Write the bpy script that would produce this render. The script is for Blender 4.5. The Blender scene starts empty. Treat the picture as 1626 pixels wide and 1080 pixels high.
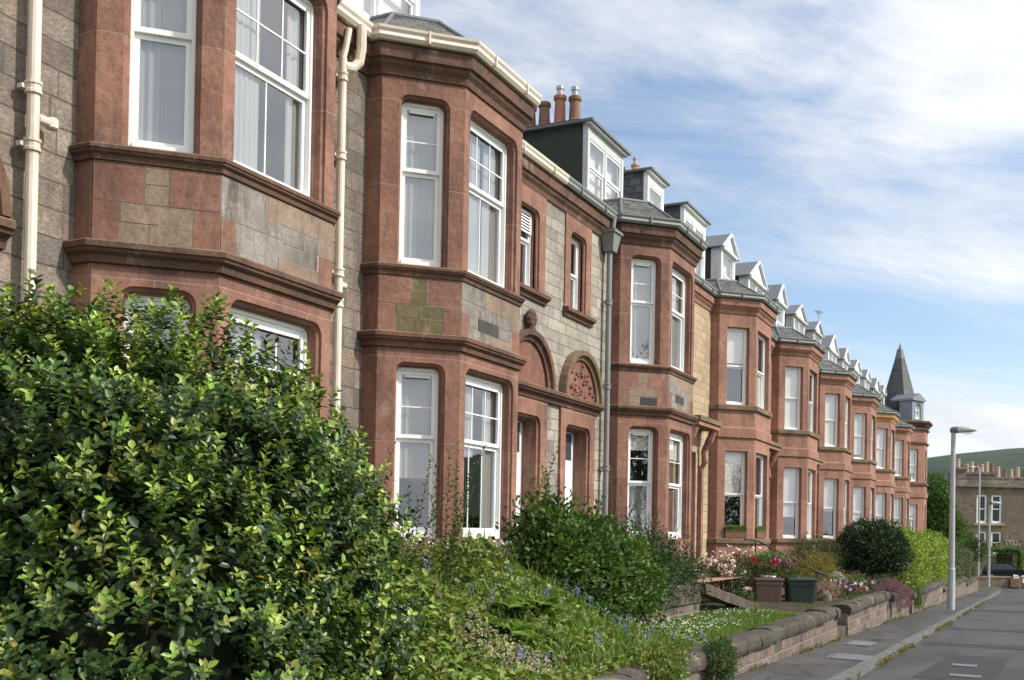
import bpy, math, random
import numpy as np
from mathutils import Vector
rng = np.random.default_rng(7)
random.seed(5)
scene = bpy.context.scene
COL = scene.collection
R = math.radians
EYE = 0.0   # the lens is the origin; the road under it lies 1.6 m lower

# ------------------------------------------------------------------ materials
def ramp_cols(n, pts):
    cr = n.color_ramp
    while len(cr.elements) > len(pts): cr.elements.remove(cr.elements[-1])
    while len(cr.elements) < len(pts): cr.elements.new(0.5)
    for e, (p, c) in zip(cr.elements, pts):
        e.position = p; e.color = (c[0], c[1], c[2], 1) if not isinstance(c, (int, float)) else (c, c, c, 1)

class NT:
    def __init__(s, name):
        s.m = bpy.data.materials.new(name); s.m.use_nodes = True
        s.t = s.m.node_tree; s.n = s.t.nodes; s.l = s.t.links
        s.b = s.n['Principled BSDF']; s.out = s.n['Material Output']
        s.pos = None
    def new(s, typ, **kw):
        n = s.n.new(typ)
        for k, v in kw.items(): setattr(n, k, v)
        return n
    def link(s, a, b): s.l.new(a, b)
    def position(s):
        if s.pos is None: s.pos = s.new('ShaderNodeNewGeometry').outputs['Position']
        return s.pos
    def mapped(s, scale, rot=(0,0,0)):
        m = s.new('ShaderNodeMapping'); m.inputs['Scale'].default_value = scale; m.inputs['Rotation'].default_value = rot
        s.link(s.position(), m.inputs['Vector']); return m.outputs['Vector']
    def noise(s, scale, detail=5, rough=.6, vec=None, dist=0):
        n = s.new('ShaderNodeTexNoise'); n.inputs['Scale'].default_value = scale
        n.inputs['Detail'].default_value = detail; n.inputs['Roughness'].default_value = rough
        n.inputs['Distortion'].default_value = dist
        s.link(vec if vec is not None else s.position(), n.inputs['Vector']); return n.outputs['Fac']
    def ramp(s, fac, pts):
        n = s.new('ShaderNodeValToRGB'); ramp_cols(n, pts); s.link(fac, n.inputs['Fac']); return n.outputs['Color']
    def mix(s, fac, a, b, mode='MIX'):
        n = s.new('ShaderNodeMix', data_type='RGBA', blend_type=mode)
        def put(v, sock):
            if isinstance(v, (int, float)): sock.default_value = v
            elif isinstance(v, tuple): sock.default_value = (v[0], v[1], v[2], 1)
            else: s.link(v, sock)
        if isinstance(fac, (int, float)): n.inputs[0].default_value = fac
        else: s.link(fac, n.inputs[0])
        put(a, n.inputs[6]); put(b, n.inputs[7]); return n.outputs[2]
    def math(s, op, a, b=None):
        n = s.new('ShaderNodeMath', operation=op)
        for i, v in enumerate((a, b)):
            if v is None: continue
            if isinstance(v, (int, float)): n.inputs[i].default_value = v
            else: s.link(v, n.inputs[i])
        return n.outputs[0]
    def bump(s, h, strength=.3, dist=.02, prev=None):
        n = s.new('ShaderNodeBump'); n.inputs['Strength'].default_value = strength; n.inputs['Distance'].default_value = dist
        s.link(h, n.inputs['Height'])
        if prev is not None: s.link(prev, n.inputs['Normal'])
        s.link(n.outputs['Normal'], s.b.inputs['Normal']); return n.outputs['Normal']
    def base(s, c): 
        if isinstance(c, tuple): s.b.inputs['Base Color'].default_value = (c[0], c[1], c[2], 1)
        else: s.link(c, s.b.inputs['Base Color'])
    def rough(s, r, spec=.5):
        if isinstance(r, (int, float)): s.b.inputs['Roughness'].default_value = r
        else: s.link(r, s.b.inputs['Roughness'])
        s.b.inputs['Specular IOR Level'].default_value = spec
    def facevec(s):      # (along the wall, height, 0) for walls of any heading
        sp = s.new('ShaderNodeSeparateXYZ'); s.link(s.position(), sp.inputs[0])
        a = s.math('SUBTRACT', sp.outputs[0], sp.outputs[1])
        c = s.new('ShaderNodeCombineXYZ'); s.link(a, c.inputs[0]); s.link(sp.outputs[2], c.inputs[1]); return c.outputs[0]
    def brick(s, vec, w, h, mortar, c1, c2, cm, off=.5, squash=1.0, smooth=.1):
        n = s.new('ShaderNodeTexBrick'); n.offset = off; n.squash = squash
        n.inputs['Scale'].default_value = 1; n.inputs['Brick Width'].default_value = w; n.inputs['Row Height'].default_value = h
        n.inputs['Mortar Size'].default_value = mortar; n.inputs['Mortar Smooth'].default_value = smooth
        n.inputs['Color1'].default_value = (*c1, 1); n.inputs['Color2'].default_value = (*c2, 1); n.inputs['Mortar'].default_value = (*cm, 1)
        s.link(vec, n.inputs['Vector']); return n

def red_stone(name, c1, c2, soot=.5, joint=True):
    t = NT(name)
    big = t.noise(.9, 6, .65)
    c = t.mix(t.ramp(big, [(.38, 0.), (.60, 1.)]), c1, c2)
    bed = t.noise(3, 5, .7, t.mapped((1, 1, 5)))
    c = t.mix(t.ramp(bed, [(.45, 0.), (.66, .5)]), c, (c1[0]*.62, c1[1]*.55, c1[2]*.55))
    st = t.noise(1.6, 6, .75, t.mapped((1.6, 1.6, .45)))
    c = t.mix(t.ramp(st, [(.50, 0.), (.68, soot)]), c, (.07, .047, .039))
    pale = t.noise(2.3, 6, .7, t.mapped((1, 1, .7)))
    c = t.mix(t.ramp(pale, [(.57, 0.), (.70, .38)]), c, (.47, .33, .27))
    fl = t.noise(22, 6, .8, t.mapped((1, 1, .6)))
    c = t.mix(t.ramp(fl, [(.48, 0.), (.64, .45)]), c, (c2[0]*.5, c2[1]*.5, c2[2]*.52))
    gr = t.noise(70, 4, .7)
    c = t.mix(.22, c, t.ramp(gr, [(.3, .25), (.7, .75)]), 'OVERLAY')
    if joint:
        br = t.brick(t.facevec(), 2.3, 1.19, .005, (1.1, 1.08, 1.06), (.72, .71, .71), (.8, .8, .8), off=.37)
        c = t.mix(.6, c, br.outputs['Color'], 'MULTIPLY')
        c = t.mix(t.math('MULTIPLY', br.outputs['Fac'], .5), c, (.42, .32, .27))
    t.base(c); t.rough(.88, .25)
    n1 = t.bump(t.noise(7, 6, .65), .5, .04)
    t.bump(gr, .3, .004, n1)
    return t.m

def ashlar(name, cols, cm, w=.62, h=.27, stain=.5, rough_amt=1.0, joint=.011, contrast=1.0):
    """coursed stone: every block gets its own tone, joints are recessed, faces are rough"""
    t = NT(name)
    sp = t.new('ShaderNodeSeparateXYZ'); t.link(t.facevec(), sp.inputs[0])
    wob = t.noise(2.2, 3, .5)
    wz = t.math('MULTIPLY', t.math('SUBTRACT', wob, .5), .05)
    rowf = t.math('DIVIDE', t.math('ADD', sp.outputs[1], wz), h); row = t.math('FLOOR', rowf)
    wn = t.new('ShaderNodeTexWhiteNoise', noise_dimensions='1D'); t.link(row, wn.inputs['W'])
    sc = t.math('ADD', t.math('MULTIPLY', wn.outputs['Value'], .7), .75)
    sx = t.math('ADD', t.math('MULTIPLY', t.math('DIVIDE', sp.outputs[0], w), sc), t.math('MULTIPLY', wn.outputs['Value'], 13.7))
    # warp so that block lengths vary inside a row
    sx = t.math('ADD', sx, t.math('MULTIPLY', t.math('SINE', t.math('ADD', t.math('MULTIPLY', sx, 2.1), row)), .22))
    colf = t.math('FLOOR', sx)
    cv = t.new('ShaderNodeCombineXYZ'); t.link(row, cv.inputs[0]); t.link(colf, cv.inputs[1])
    w2 = t.new('ShaderNodeTexWhiteNoise', noise_dimensions='2D'); t.link(cv.outputs[0], w2.inputs['Vector'])
    n = len(cols)
    blk = t.ramp(w2.outputs['Value'], [((i+.5)/n, c) for i, c in enumerate(cols)])
    fz = t.math('SUBTRACT', rowf, row); fs = t.math('SUBTRACT', sx, colf)
    dz = t.math('MULTIPLY', t.math('MINIMUM', fz, t.math('SUBTRACT', 1, fz)), h)
    ds = t.math('MULTIPLY', t.math('MINIMUM', fs, t.math('SUBTRACT', 1, fs)), w)
    dj = t.math('MINIMUM', dz, ds)
    jr = t.new('ShaderNodeMapRange'); jr.interpolation_type = 'SMOOTHSTEP'
    jr.inputs[1].default_value = joint*.45; jr.inputs[2].default_value = joint*1.3; t.link(dj, jr.inputs[0]); body = jr.outputs[0]
    c = blk
    mott = t.noise(7, 6, .75)
    mott2 = t.noise(26, 5, .8)
    c = t.mix(t.ramp(mott2, [(.46, 0.), (.66, .6*contrast)]), c, (cols[0][0]*.36, cols[0][1]*.35, cols[0][2]*.34))
    c = t.mix(t.ramp(mott, [(.42, 0.), (.72, .55*contrast)]), c, (cols[0][0]*.42, cols[0][1]*.40, cols[0][2]*.38))
    big = t.noise(.5, 6, .65)
    c = t.mix(t.ramp(big, [(.45, 0.), (.64, stain)]), c, (.085, .073, .064))
    st = t.noise(1.4, 6, .7, t.mapped((1.5, 1.5, .35)))
    c = t.mix(t.ramp(st, [(.52, 0.), (.68, stain*.9)]), c, (.07, .06, .052))
    gr = t.noise(60, 4, .75, t.mapped((.45, .45, 1.3)))
    c = t.mix(.5, c, t.ramp(gr, [(.3, .15), (.7, .85)]), 'OVERLAY')
    c = t.mix(body, cm, c)
    t.base(c); t.rough(.93, .15)
    n1 = t.bump(body, .8, .012)
    n2 = t.bump(t.noise(13, 5, .75), rough_amt, .03, n1)
    t.bump(gr, .35, .006, n2)
    return t.m

def paint(name, c, r=.4, dirt=.15, dirtc=(.2, .16, .12), spec=.5):
    t = NT(name)
    d = t.noise(2.5, 6, .7, t.mapped((1, 1, .5)))
    t.base(t.mix(t.ramp(d, [(.5, 0.), (.78, dirt)]), c, dirtc)); t.rough(r, spec)
    t.bump(t.noise(30, 3, .6), .06, .004)
    return t.m

def slate(name, c1=(.055, .052, .05), c2=(.15, .14, .125), row=.085):
    t = NT(name)
    b = t.brick(t.facevec(), .3, row, .009, c1, c2, (.012, .012, .012), off=.5)
    n = t.noise(3, 5, .7)
    c = t.mix(t.ramp(n, [(.5, 0.), (.72, .6)]), b.outputs['Color'], (.13, .12, .085))
    t.base(c); t.rough(.6, .4)
    t.bump(b.outputs['Fac'], -1.0, .03, t.bump(t.noise(14, 4, .7), .6, .03))
    return t.m

def attr_leaf(name, rough=.45, trans=.25, spec=.5):
    t = NT(name)
    a = t.new('ShaderNodeAttribute', attribute_name='tint')
    t.link(a.outputs['Color'], t.b.inputs['Base Color']); t.rough(rough, spec)
    tr = t.new('ShaderNodeBsdfTranslucent')
    hs = t.new('ShaderNodeHueSaturation'); hs.inputs['Value'].default_value = 1.5; hs.inputs['Saturation'].default_value = 1.1
    t.link(a.outputs['Color'], hs.inputs['Color']); t.link(hs.outputs['Color'], tr.inputs['Color'])
    ms = t.new('ShaderNodeMixShader'); ms.inputs[0].default_value = trans
    t.link(t.b.outputs[0], ms.inputs[1]); t.link(tr.outputs[0], ms.inputs[2]); t.link(ms.outputs[0], t.out.inputs['Surface'])
    return t.m

def ground_mat(name, c1, c2, scale=3, r=.95, spec=.15, extra=None, bump=.4):
    t = NT(name)
    c = t.mix(t.ramp(t.noise(scale, 8, .7), [(.35, 0.), (.65, 1.)]), c1, c2)
    if extra:
        c = t.mix(t.ramp(t.noise(extra[1], 5, .6), [(.5, 0.), (.66, extra[2])]), c, extra[0])
    g = t.noise(90, 3, .8)
    c = t.mix(.4, c, t.ramp(g, [(.3, .2), (.7, .8)]), 'OVERLAY')
    t.base(c); t.rough(r, spec); t.bump(g, bump, .006); return t.m

def tarmac(name, c1, c2, dark, crack=.5):
    t = NT(name)
    c = t.mix(t.ramp(t.noise(.8, 8, .7), [(.35, 0.), (.65, 1.)]), c1, c2)
    lane = t.noise(.5, 5, .6, t.mapped((.35, 1.6, 1)))
    c = t.mix(t.ramp(lane, [(.45, 0.), (.62, .6)]), c, dark)
    sp = t.noise(3.2, 4, .6)
    c = t.mix(t.ramp(sp, [(.62, 0.), (.68, .6)]), c, (dark[0]*.6, dark[1]*.6, dark[2]*.6))
    vo = t.new('ShaderNodeTexVoronoi', feature='DISTANCE_TO_EDGE'); vo.inputs['Scale'].default_value = .33
    wv = t.new('ShaderNodeVectorMath', operation='MULTIPLY_ADD'); nz = t.new('ShaderNodeTexNoise'); nz.inputs['Scale'].default_value = 1.7; nz.inputs['Detail'].default_value = 6
    t.link(t.position(), nz.inputs['Vector']); t.link(nz.outputs['Color'], wv.inputs[0]); wv.inputs[1].default_value = (1.4, 1.4, 0); t.link(t.position(), wv.inputs[2]); t.link(wv.outputs[0], vo.inputs['Vector'])
    ck = t.ramp(vo.outputs['Distance'], [(.0, 1.), (.012, 0.)])
    c = t.mix(t.math('MULTIPLY', ck, crack), c, (.012, .012, .012))
    g = t.noise(55, 3, .85)
    c = t.mix(.7, c, t.ramp(g, [(.32, .12), (.68, .88)]), 'OVERLAY')
    lit = t.noise(160, 2, .5); c = t.mix(t.ramp(lit, [(.66, 0.), (.7, .5)]), c, (.22, .215, .21))
    t.base(c); t.rough(.85, .25); t.bump(g, .6, .008); return t.m

M = {}
M['red'] = red_stone('red_sandstone', (.335, .178, .128), (.220, .112, .083), .75)
M['red_dark'] = red_stone('weathered_red_sandstone', (.185, .095, .064), (.10, .062, .046), .8, joint=False)
M['red_far'] = red_stone('plain_red_sandstone', (.385, .208, .150), (.295, .155, .112), .5)
M['moss_sill'] = red_stone('lichen_sandstone', (.22, .16, .095), (.16, .115, .07), .6, joint=False)
M['ashlar'] = ashlar('brown_grey_ashlar', [(.34, .275, .22), (.24, .20, .165), (.42, .34, .27), (.31, .265, .22), (.18, .155, .135), (.39, .295, .225)], (.15, .125, .10), stain=.5)
M['ashlar_dark'] = ashlar('sooty_ashlar', [(.32, .265, .215), (.23, .195, .165), (.40, .325, .26), (.28, .245, .21), (.165, .145, .13), (.37, .28, .215)], (.145, .12, .10), stain=.55)
M['ashlar_pale'] = ashlar('pale_grey_ashlar', [(.40, .36, .30), (.33, .30, .255), (.46, .41, .345), (.37, .34, .295), (.27, .245, .21), (.42, .36, .29)], (.19, .17, .14), w=.5, h=.215, stain=.5, rough_amt=.5, contrast=.7, joint=.009)
M['yellow'] = ashlar('yellow_sandstone', [(.50, .375, .245), (.44, .32, .205), (.54, .42, .29), (.47, .35, .235), (.40, .285, .18)], (.33, .25, .17), w=.5, h=.2, stain=.2, rough_amt=.5, contrast=.5)
M['rubble'] = ashlar('boundary_rubble', [(.24, .19, .15), (.16, .125, .10), (.29, .235, .19), (.19, .16, .135), (.11, .09, .075), (.26, .19, .15)], (.20, .17, .145), w=.42, h=.19, stain=.5, rough_amt=1.0, joint=.02)
M['coping'] = red_stone('coping_stone', (.098, .084, .066), (.055, .05, .038), .75, joint=False)
M['far_ashlar'] = ashlar('end_house_stone', [(.22, .165, .125), (.18, .135, .105), (.26, .20, .15), (.205, .16, .125), (.15, .12, .095)], (.20, .16, .125), w=.8, h=.33, stain=.2, joint=.02)
M['blockA'] = red_stone('block_pink', (.34, .15, .10), (.26, .12, .085), .5, joint=False)
M['blockB'] = red_stone('block_buff', (.33, .24, .175), (.23, .17, .125), .6, joint=False)
M['blockC'] = red_stone('block_moss', (.17, .14, .07), (.12, .105, .055), .6, joint=False)
M['blockD'] = red_stone('block_grey', (.31, .28, .245), (.17, .155, .135), .85, joint=False)
M['mortar'] = paint('lime_mortar', (.34, .29, .235), .95, .5, (.12, .1, .08), .1)
M['blockE'] = paint('block_black', (.035, .033, .033), .8, .2)
M['white'] = paint('white_frame', (.80, .80, .79), .35, .10)
M['whitewood'] = paint('white_timber', (.66, .665, .67), .5, .35)
M['greywood'] = paint('grey_timber', (.50, .50, .50), .55, .3)
M['cream'] = paint('cream_iron', (.69, .60, .50), .5, .6, (.30, .19, .12))
M['greyiron'] = paint('grey_iron', (.205, .213, .208), .5, .5, (.12, .12, .11))
M['black'] = paint('black_paint', (.015, .015, .016), .45, .1)
M['bluewood'] = paint('blue_grey_timber', (.17, .20, .24), .5, .3, (.12, .13, .15))
M['lead'] = paint('lead_sheet', (.135, .142, .152), .6, .4, (.09, .09, .09))
M['darkrender'] = paint('dark_green_render', (.030, .040, .030), .8, .5, (.07, .075, .05))
M['slate'] = slate('roof_slate')
M['slate_wall'] = slate('slate_cheek', (.07, .075, .085), (.16, .16, .165), .2)
M['spire'] = slate('spire_slate', (.05, .053, .058), (.085, .088, .092), .16)
M['cheek'] = paint('black_cheek', (.018, .019, .022), .6, .2)
M['pot_brown'] = paint('chimney_pot_brown', (.21, .105, .07), .8, .6, (.07, .045, .04))
M['pot_red'] = paint('chimney_pot_red', (.38, .15, .10), .75, .3, (.12, .06, .05))
M['pot_buff'] = paint('chimney_pot_buff', (.50, .36, .23), .75, .4, (.12, .09, .07))
M['steel'] = paint('flue_steel', (.4, .4, .42), .3, .5, (.08, .08, .08))
M['steel'].node_tree.nodes['Principled BSDF'].inputs['Metallic'].default_value = .7
M['room'] = paint('room_lining', (.10, .09, .08), .9, .0)
M['net_grey'] = paint('grey_net_curtain', (.27, .28, .285), .95, .05)
M['ochre'] = paint('ochre_painted_stone', (.42, .21, .075), .7, .3)
M['plaster'] = paint('bay_plaster', (.48, .47, .45), .9, .1)
M['net'] = paint('net_curtain', (.60, .59, .57), .95, .05)
M['drape'] = paint('drape_cloth', (.30, .30, .29), .95, .1)
M['blind'] = paint('roller_blind', (.60, .58, .54), .9, .05)
M['tympanum'] = red_stone('carved_red_stone', (.26, .115, .085), (.19, .085, .065), .5, joint=False)
M['galv'] = paint('galvanised_steel', (.40, .41, .42), .5, .3, (.22, .2, .17))
M['lamp_white'] = paint('lamp_housing', (.55, .55, .55), .4, .2)
M['lamp_dark'] = paint('lamp_back', (.12, .13, .15), .5, .2)
M['bin_brown'] = paint('brown_plastic', (.07, .035, .024), .5, .35, (.16, .12, .1))
M['bin_green'] = paint('dark_green_plastic', (.006, .021, .015), .55, .25, (.1, .11, .1))
M['bark'] = ground_mat('bark', (.07, .05, .035), (.13, .10, .07), 8)
M['soil'] = ground_mat('soil', (.035, .028, .018), (.07, .055, .035), 4, extra=((.04, .06, .015), 2, .6))
M['core_shade'] = ground_mat('painted_shade_core', (.004, .007, .003), (.009, .014, .005), 9)  # near-black: deep shade between the shrub's leaves is put into this colour
M['lawn'] = ground_mat('lawn', (.07, .125, .018), (.10, .16, .026), 2.2)
M['asphalt'] = tarmac('asphalt', (.058, .057, .058), (.082, .080, .079), (.040, .040, .042))
M['asphalt_new'] = ground_mat('asphalt_patch', (.026, .026, .028), (.036, .036, .038), 1.5, .8, .35)
M['paving'] = tarmac('pavement_asphalt', (.062, .058, .055), (.092, .085, .080), (.038, .036, .035), .8)
M['kerb'] = ground_mat('kerb_granite', (.085, .085, .083), (.14, .138, .132), 5, .8, .3)
M['iron_plate'] = paint('steel_plate', (.14, .142, .147), .8, .4, (.14, .13, .12))
M['stone'] = ground_mat('garden_stone', (.055, .045, .036), (.125, .10, .08), 4)
M['palestone'] = ground_mat('pale_rock', (.22, .195, .165), (.36, .325, .28), 5)
M['gravel'] = ground_mat('red_gravel', (.26, .15, .115), (.36, .23, .18), 25)
M['wicker'] = ground_mat('wicker', (.10, .055, .03), (.20, .12, .075), 30)
M['hillgrass'] = ground_mat('hill_grass', (.042, .066, .048), (.075, .092, .066), .006, .95, .1, ((.032, .046, .046), .012, .85), 0)
M['petal'] = attr_leaf('petals', .7, .35, .2)
M['leaf_gloss'] = attr_leaf('glossy_leaves', .38, .16, .4)
M['leaf'] = attr_leaf('leaves', .5, .28, .35)
M['carpaint'] = paint('car_paint', (.012, .013, .016), .2, .0)
M['rubber'] = paint('rubber', (.02, .02, .02), .8, 0)
M['carglass'] = paint('car_glass', (.05, .06, .075), .05, 0)
M['cardboard'] = paint('cardboard', (.33, .22, .11), .85, .2)
M['paper'] = paint('white_paper', (.8, .8, .8), .8, .05)

def glass_mat(name='window_glass', ior=2.35):
    t = NT(name)
    t.n.remove(t.b)
    tr = t.new('ShaderNodeBsdfTransparent'); tr.inputs[0].default_value = (.96, .96, .95, 1)
    gl = t.new('ShaderNodeBsdfGlossy'); gl.inputs['Roughness'].default_value = .0; gl.inputs['Color'].default_value = (.96, .98, 1, 1)
    gm = t.new('ShaderNodeNewGeometry'); dp = t.new('ShaderNodeVectorMath', operation='DOT_PRODUCT')
    t.link(gm.outputs['Normal'], dp.inputs[0]); t.link(gm.outputs['Incoming'], dp.inputs[1])
    r0 = ((ior-1)/(ior+1))**2          # the same reflectance from either side of the pane
    fac = t.math('ADD', t.math('MULTIPLY', t.math('POWER', t.math('SUBTRACT', 1, t.math('ABSOLUTE', dp.outputs['Value'])), 4.0), 1-r0), r0)
    nb = t.new('ShaderNodeBump'); nb.inputs['Strength'].default_value = .05; nb.inputs['Distance'].default_value = .02
    t.link(t.noise(1.6, 2, .5), nb.inputs['Height']); t.link(nb.outputs[0], gl.inputs['Normal'])
    ms = t.new('ShaderNodeMixShader'); t.link(fac, ms.inputs[0])
    t.link(tr.outputs[0], ms.inputs[1]); t.link(gl.outputs[0], ms.inputs[2]); t.link(ms.outputs[0], t.out.inputs['Surface'])
    return t.m
M['glass'] = glass_mat()
M['glass_far'] = glass_mat('plain_glass', 1.5)

# ------------------------------------------------------------------ objects
def setp(o, label=None, cat=None, group=None, kind=None):
    if label: o['label'] = label
    if cat: o['category'] = cat
    if group: o['group'] = group
    if kind: o['kind'] = kind
    return o

def thing(name, label, cat, loc=(0, 0, 0), group=None):
    o = bpy.data.objects.new(name, None); o.location = loc; o.empty_display_size = .3
    COL.objects.link(o); return setp(o, label, cat, group)

def root_loc(p):
    v = Vector((0, 0, 0))
    while p is not None: v += p.location; p = p.parent
    return v

class MB:
    def __init__(s): s.v = []; s.f = []; s.mi = []; s.mats = []
    def m(s, name):
        if name not in s.mats: s.mats.append(name)
        return s.mats.index(name)
    def face(s, pts, mat):
        i = len(s.v); s.v.extend(pts); s.f.append(tuple(range(i, i+len(pts)))); s.mi.append(s.m(mat))
    def grid(s, rows, mat, close=False):        # rows: lists of equal length
        i0 = len(s.v); n = len(rows[0])
        for r in rows: s.v.extend(r)
        k = s.m(mat)
        for a in range(len(rows)-1):
            for b in range(n if close else n-1):
                c = (b+1) % n
                s.f.append((i0+a*n+b, i0+a*n+c, i0+(a+1)*n+c, i0+(a+1)*n+b)); s.mi.append(k)
    def hexa(s, p, mat):                        # 8 corners: bottom 4 ccw, top 4
        i = len(s.v); s.v.extend(p); k = s.m(mat)
        for f in ((3, 2, 1, 0), (4, 5, 6, 7), (0, 1, 5, 4), (1, 2, 6, 5), (2, 3, 7, 6), (3, 0, 4, 7)):
            s.f.append(tuple(i+q for q in f)); s.mi.append(k)
    def box(s, x0, x1, y0, y1, z0, z1, mat):
        s.hexa([(x0, y0, z0), (x1, y0, z0), (x1, y1, z0), (x0, y1, z0), (x0, y0, z1), (x1, y0, z1), (x1, y1, z1), (x0, y1, z1)], mat)
    def tube(s, pts, rad, mat, n=10, caps=True):
        rows = []; P = [Vector(p) for p in pts]
        rr = rad if isinstance(rad, (list, tuple)) else [rad]*len(P)
        ref = None
        for i, p in enumerate(P):
            d = (P[min(i+1, len(P)-1)] - P[max(i-1, 0)])
            d = d.normalized() if d.length > 1e-9 else Vector((0, 0, 1))
            if ref is None: ref = Vector((1, 0, 0)) if abs(d.x) < .9 else Vector((0, 1, 0))
            a = (ref - d*ref.dot(d)).normalized(); b = d.cross(a); ref = a
            rows.append([tuple(p + (a*math.cos(2*math.pi*k/n) + b*math.sin(2*math.pi*k/n))*rr[i]) for k in range(n)])
        s.grid(rows, mat, True)
        if caps: s.face(rows[0][::-1], mat); s.face(rows[-1], mat)
    def lathe(s, c, prof, mat, n=14):
        rows = [[(c[0]+r*math.cos(2*math.pi*k/n), c[1]+r*math.sin(2*math.pi*k/n), c[2]+z) for k in range(n)] for r, z in prof]
        s.grid(rows, mat, True); s.face(rows[0][::-1], mat); s.face(rows[-1], mat)
    def build(s, name, parent=None, smooth=False, label=None):
        me = bpy.data.meshes.new(name); off = root_loc(parent)
        me.from_pydata([(a[0]-off.x, a[1]-off.y, a[2]-off.z) for a in s.v], [], s.f)
        for k in s.mats: me.materials.append(M[k])
        me.polygons.foreach_set('material_index', s.mi)
        if smooth: me.polygons.foreach_set('use_smooth', [True]*len(s.f))
        me.update()
        o = bpy.data.objects.new(name, me); COL.objects.link(o)
        if parent is not None: o.parent = parent
        if label: o['label'] = label
        return o

# polyline helpers ---------------------------------------------------
def offset_path(path, o):
    P = [Vector(p) for p in path]; res = []
    nrm = []
    for a, b in zip(P[:-1], P[1:]):
        d = (b-a).normalized(); nrm.append(Vector((d.y, -d.x)))
    for i, p in enumerate(P):
        if i == 0: n = nrm[0]; res.append(p + n*o); continue
        if i == len(P)-1: res.append(p + nrm[-1]*o); continue
        n1, n2 = nrm[i-1], nrm[i]; m = (n1+n2); m.normalize()
        res.append(p + m*(o/max(.3, m.dot(n1))))
    return res

def sweep(mb, path, prof, mat, caps=True):
    rows = []
    for o, z in prof: rows.append([(p.x, p.y, z) for p in offset_path(path, o)])
    mb.grid(rows, mat)
    if caps:
        mb.face([r[0] for r in rows], mat); mb.face([r[-1] for r in rows][::-1], mat)

S_, C_, FW = .25, .845, 1.88
WY = 8.5
BW = 2*C_+FW
def bay_path(x0, s=S_, c=C_, fw=FW, wy=WY):
    return [(x0, wy), (x0, wy-s), (x0+c, wy-s-c), (x0+c+fw, wy-s-c), (x0+2*c+fw, wy-s), (x0+2*c+fw, wy)]

def frame(a, b):
    a = Vector(a); b = Vector(b); d = (b-a); L = d.length; d /= L
    return a, d, Vector((d.y, -d.x)), L

def hole_loop(a, b, zb, zt, r, e, seg=5):
    a2, b2, zt2 = a+e, b-e, zt-e; r2 = max(r-e, .0005) if r > 0 else 0
    pts = [(a2, zb), (b2, zb)]
    if r2 == 0: pts += [(b2, zt2), (a2, zt2)]
    else:
        pts += [(b2-r2+r2*math.cos(t), zt2-r2+r2*math.sin(t)) for t in [math.pi/2*k/seg for k in range(seg+1)]]
        pts += [(a2+r2-r2*math.sin(t), zt2-r2+r2*math.cos(t)) for t in [math.pi/2*k/seg for k in range(seg+1)]]
    return pts

def panel(mb, p0, d, n, s0, s1, z0, z1, ops, mat, rev, rmat=None):
    def pt(s, z, q=0): return (p0.x+d.x*s-n.x*q, p0.y+d.y*s-n.y*q, z)
    zc = z0
    for (a, b, zb, zt, r) in sorted(ops, key=lambda q: q[2]):
        if zb > zc+1e-6: mb.face([pt(s0, zc), pt(s1, zc), pt(s1, zb), pt(s0, zb)], mat)
        zr = zt-r
        if a > s0+1e-6: mb.face([pt(s0, zb), pt(a, zb), pt(a, zr), pt(s0, zr)], mat)
        if b < s1-1e-6: mb.face([pt(b, zb), pt(s1, zb), pt(s1, zr), pt(b, zr)], mat)
        top = zt+.02
        lp = hole_loop(a, b, zb, zt, r, 0)
        arc = lp[2:]          # from right spring to left spring
        if r == 0:
            mb.face([pt(s0, zt), pt(s1, zt), pt(s1, top), pt(s0, top)], mat)
        else:
            half = len(arc)//2
            mid = (a+b)/2
            mb.face([pt(s1, zr), pt(s1, top), pt(mid, top), pt(mid, zt)] + [pt(*q) for q in arc[:half][::-1]], mat)
            mb.face([pt(mid, zt), pt(mid, top), pt(s0, top), pt(s0, zr)] + [pt(*q) for q in arc[half:][::-1]], mat)
        rows = []
        for e, q in rev:
            rows.append([pt(u, z, q) for u, z in hole_loop(a, b, zb, zt, r, e)])
        mb.grid(rows, rmat or mat, True)
        zc = top
    if z1 > zc+1e-6: mb.face([pt(s0, zc), pt(s1, zc), pt(s1, z1), pt(s0, z1)], mat)

REV_M = [(0, 0), (0, .03), (.035, .05), (.035, .11), (.055, .13), (.055, .27)]     # moulded jambs of the near houses
REV_P = [(0, 0), (.012, .012), (.012, .24)]                                           # plain jambs of the far houses

def lbox(mb, p0, d, n, s0, s1, z0, z1, q0, q1, mat):
    def pt(s, z, q): return (p0.x+d.x*s-n.x*q, p0.y+d.y*s-n.y*q, z)
    mb.hexa([pt(s0, z0, q0), pt(s1, z0, q0), pt(s1, z0, q1), pt(s0, z0, q1), pt(s0, z1, q0), pt(s1, z1, q0), pt(s1, z1, q1), pt(s0, z1, q1)], mat)

def wavy(mb, p0, d, n, s0, s1, z0, z1, q, amp, wl, mat, ph=0):
    k = max(8, int((s1-s0)/.02)); rows = [[], []]
    for i in range(k+1):
        s = s0+(s1-s0)*i/k; w = amp*math.sin(2*math.pi*s/wl+ph)+amp*.5*math.sin(5.3*s/wl+ph*2)
        for r, z in ((0, z0), (1, z1)): rows[r].append((p0.x+d.x*s-n.x*(q+w*(1 if r == 0 else .6)), p0.y+d.y*s-n.y*(q+w*(1 if r == 0 else .6)), z))
    mb.grid(rows, mat)

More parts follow.
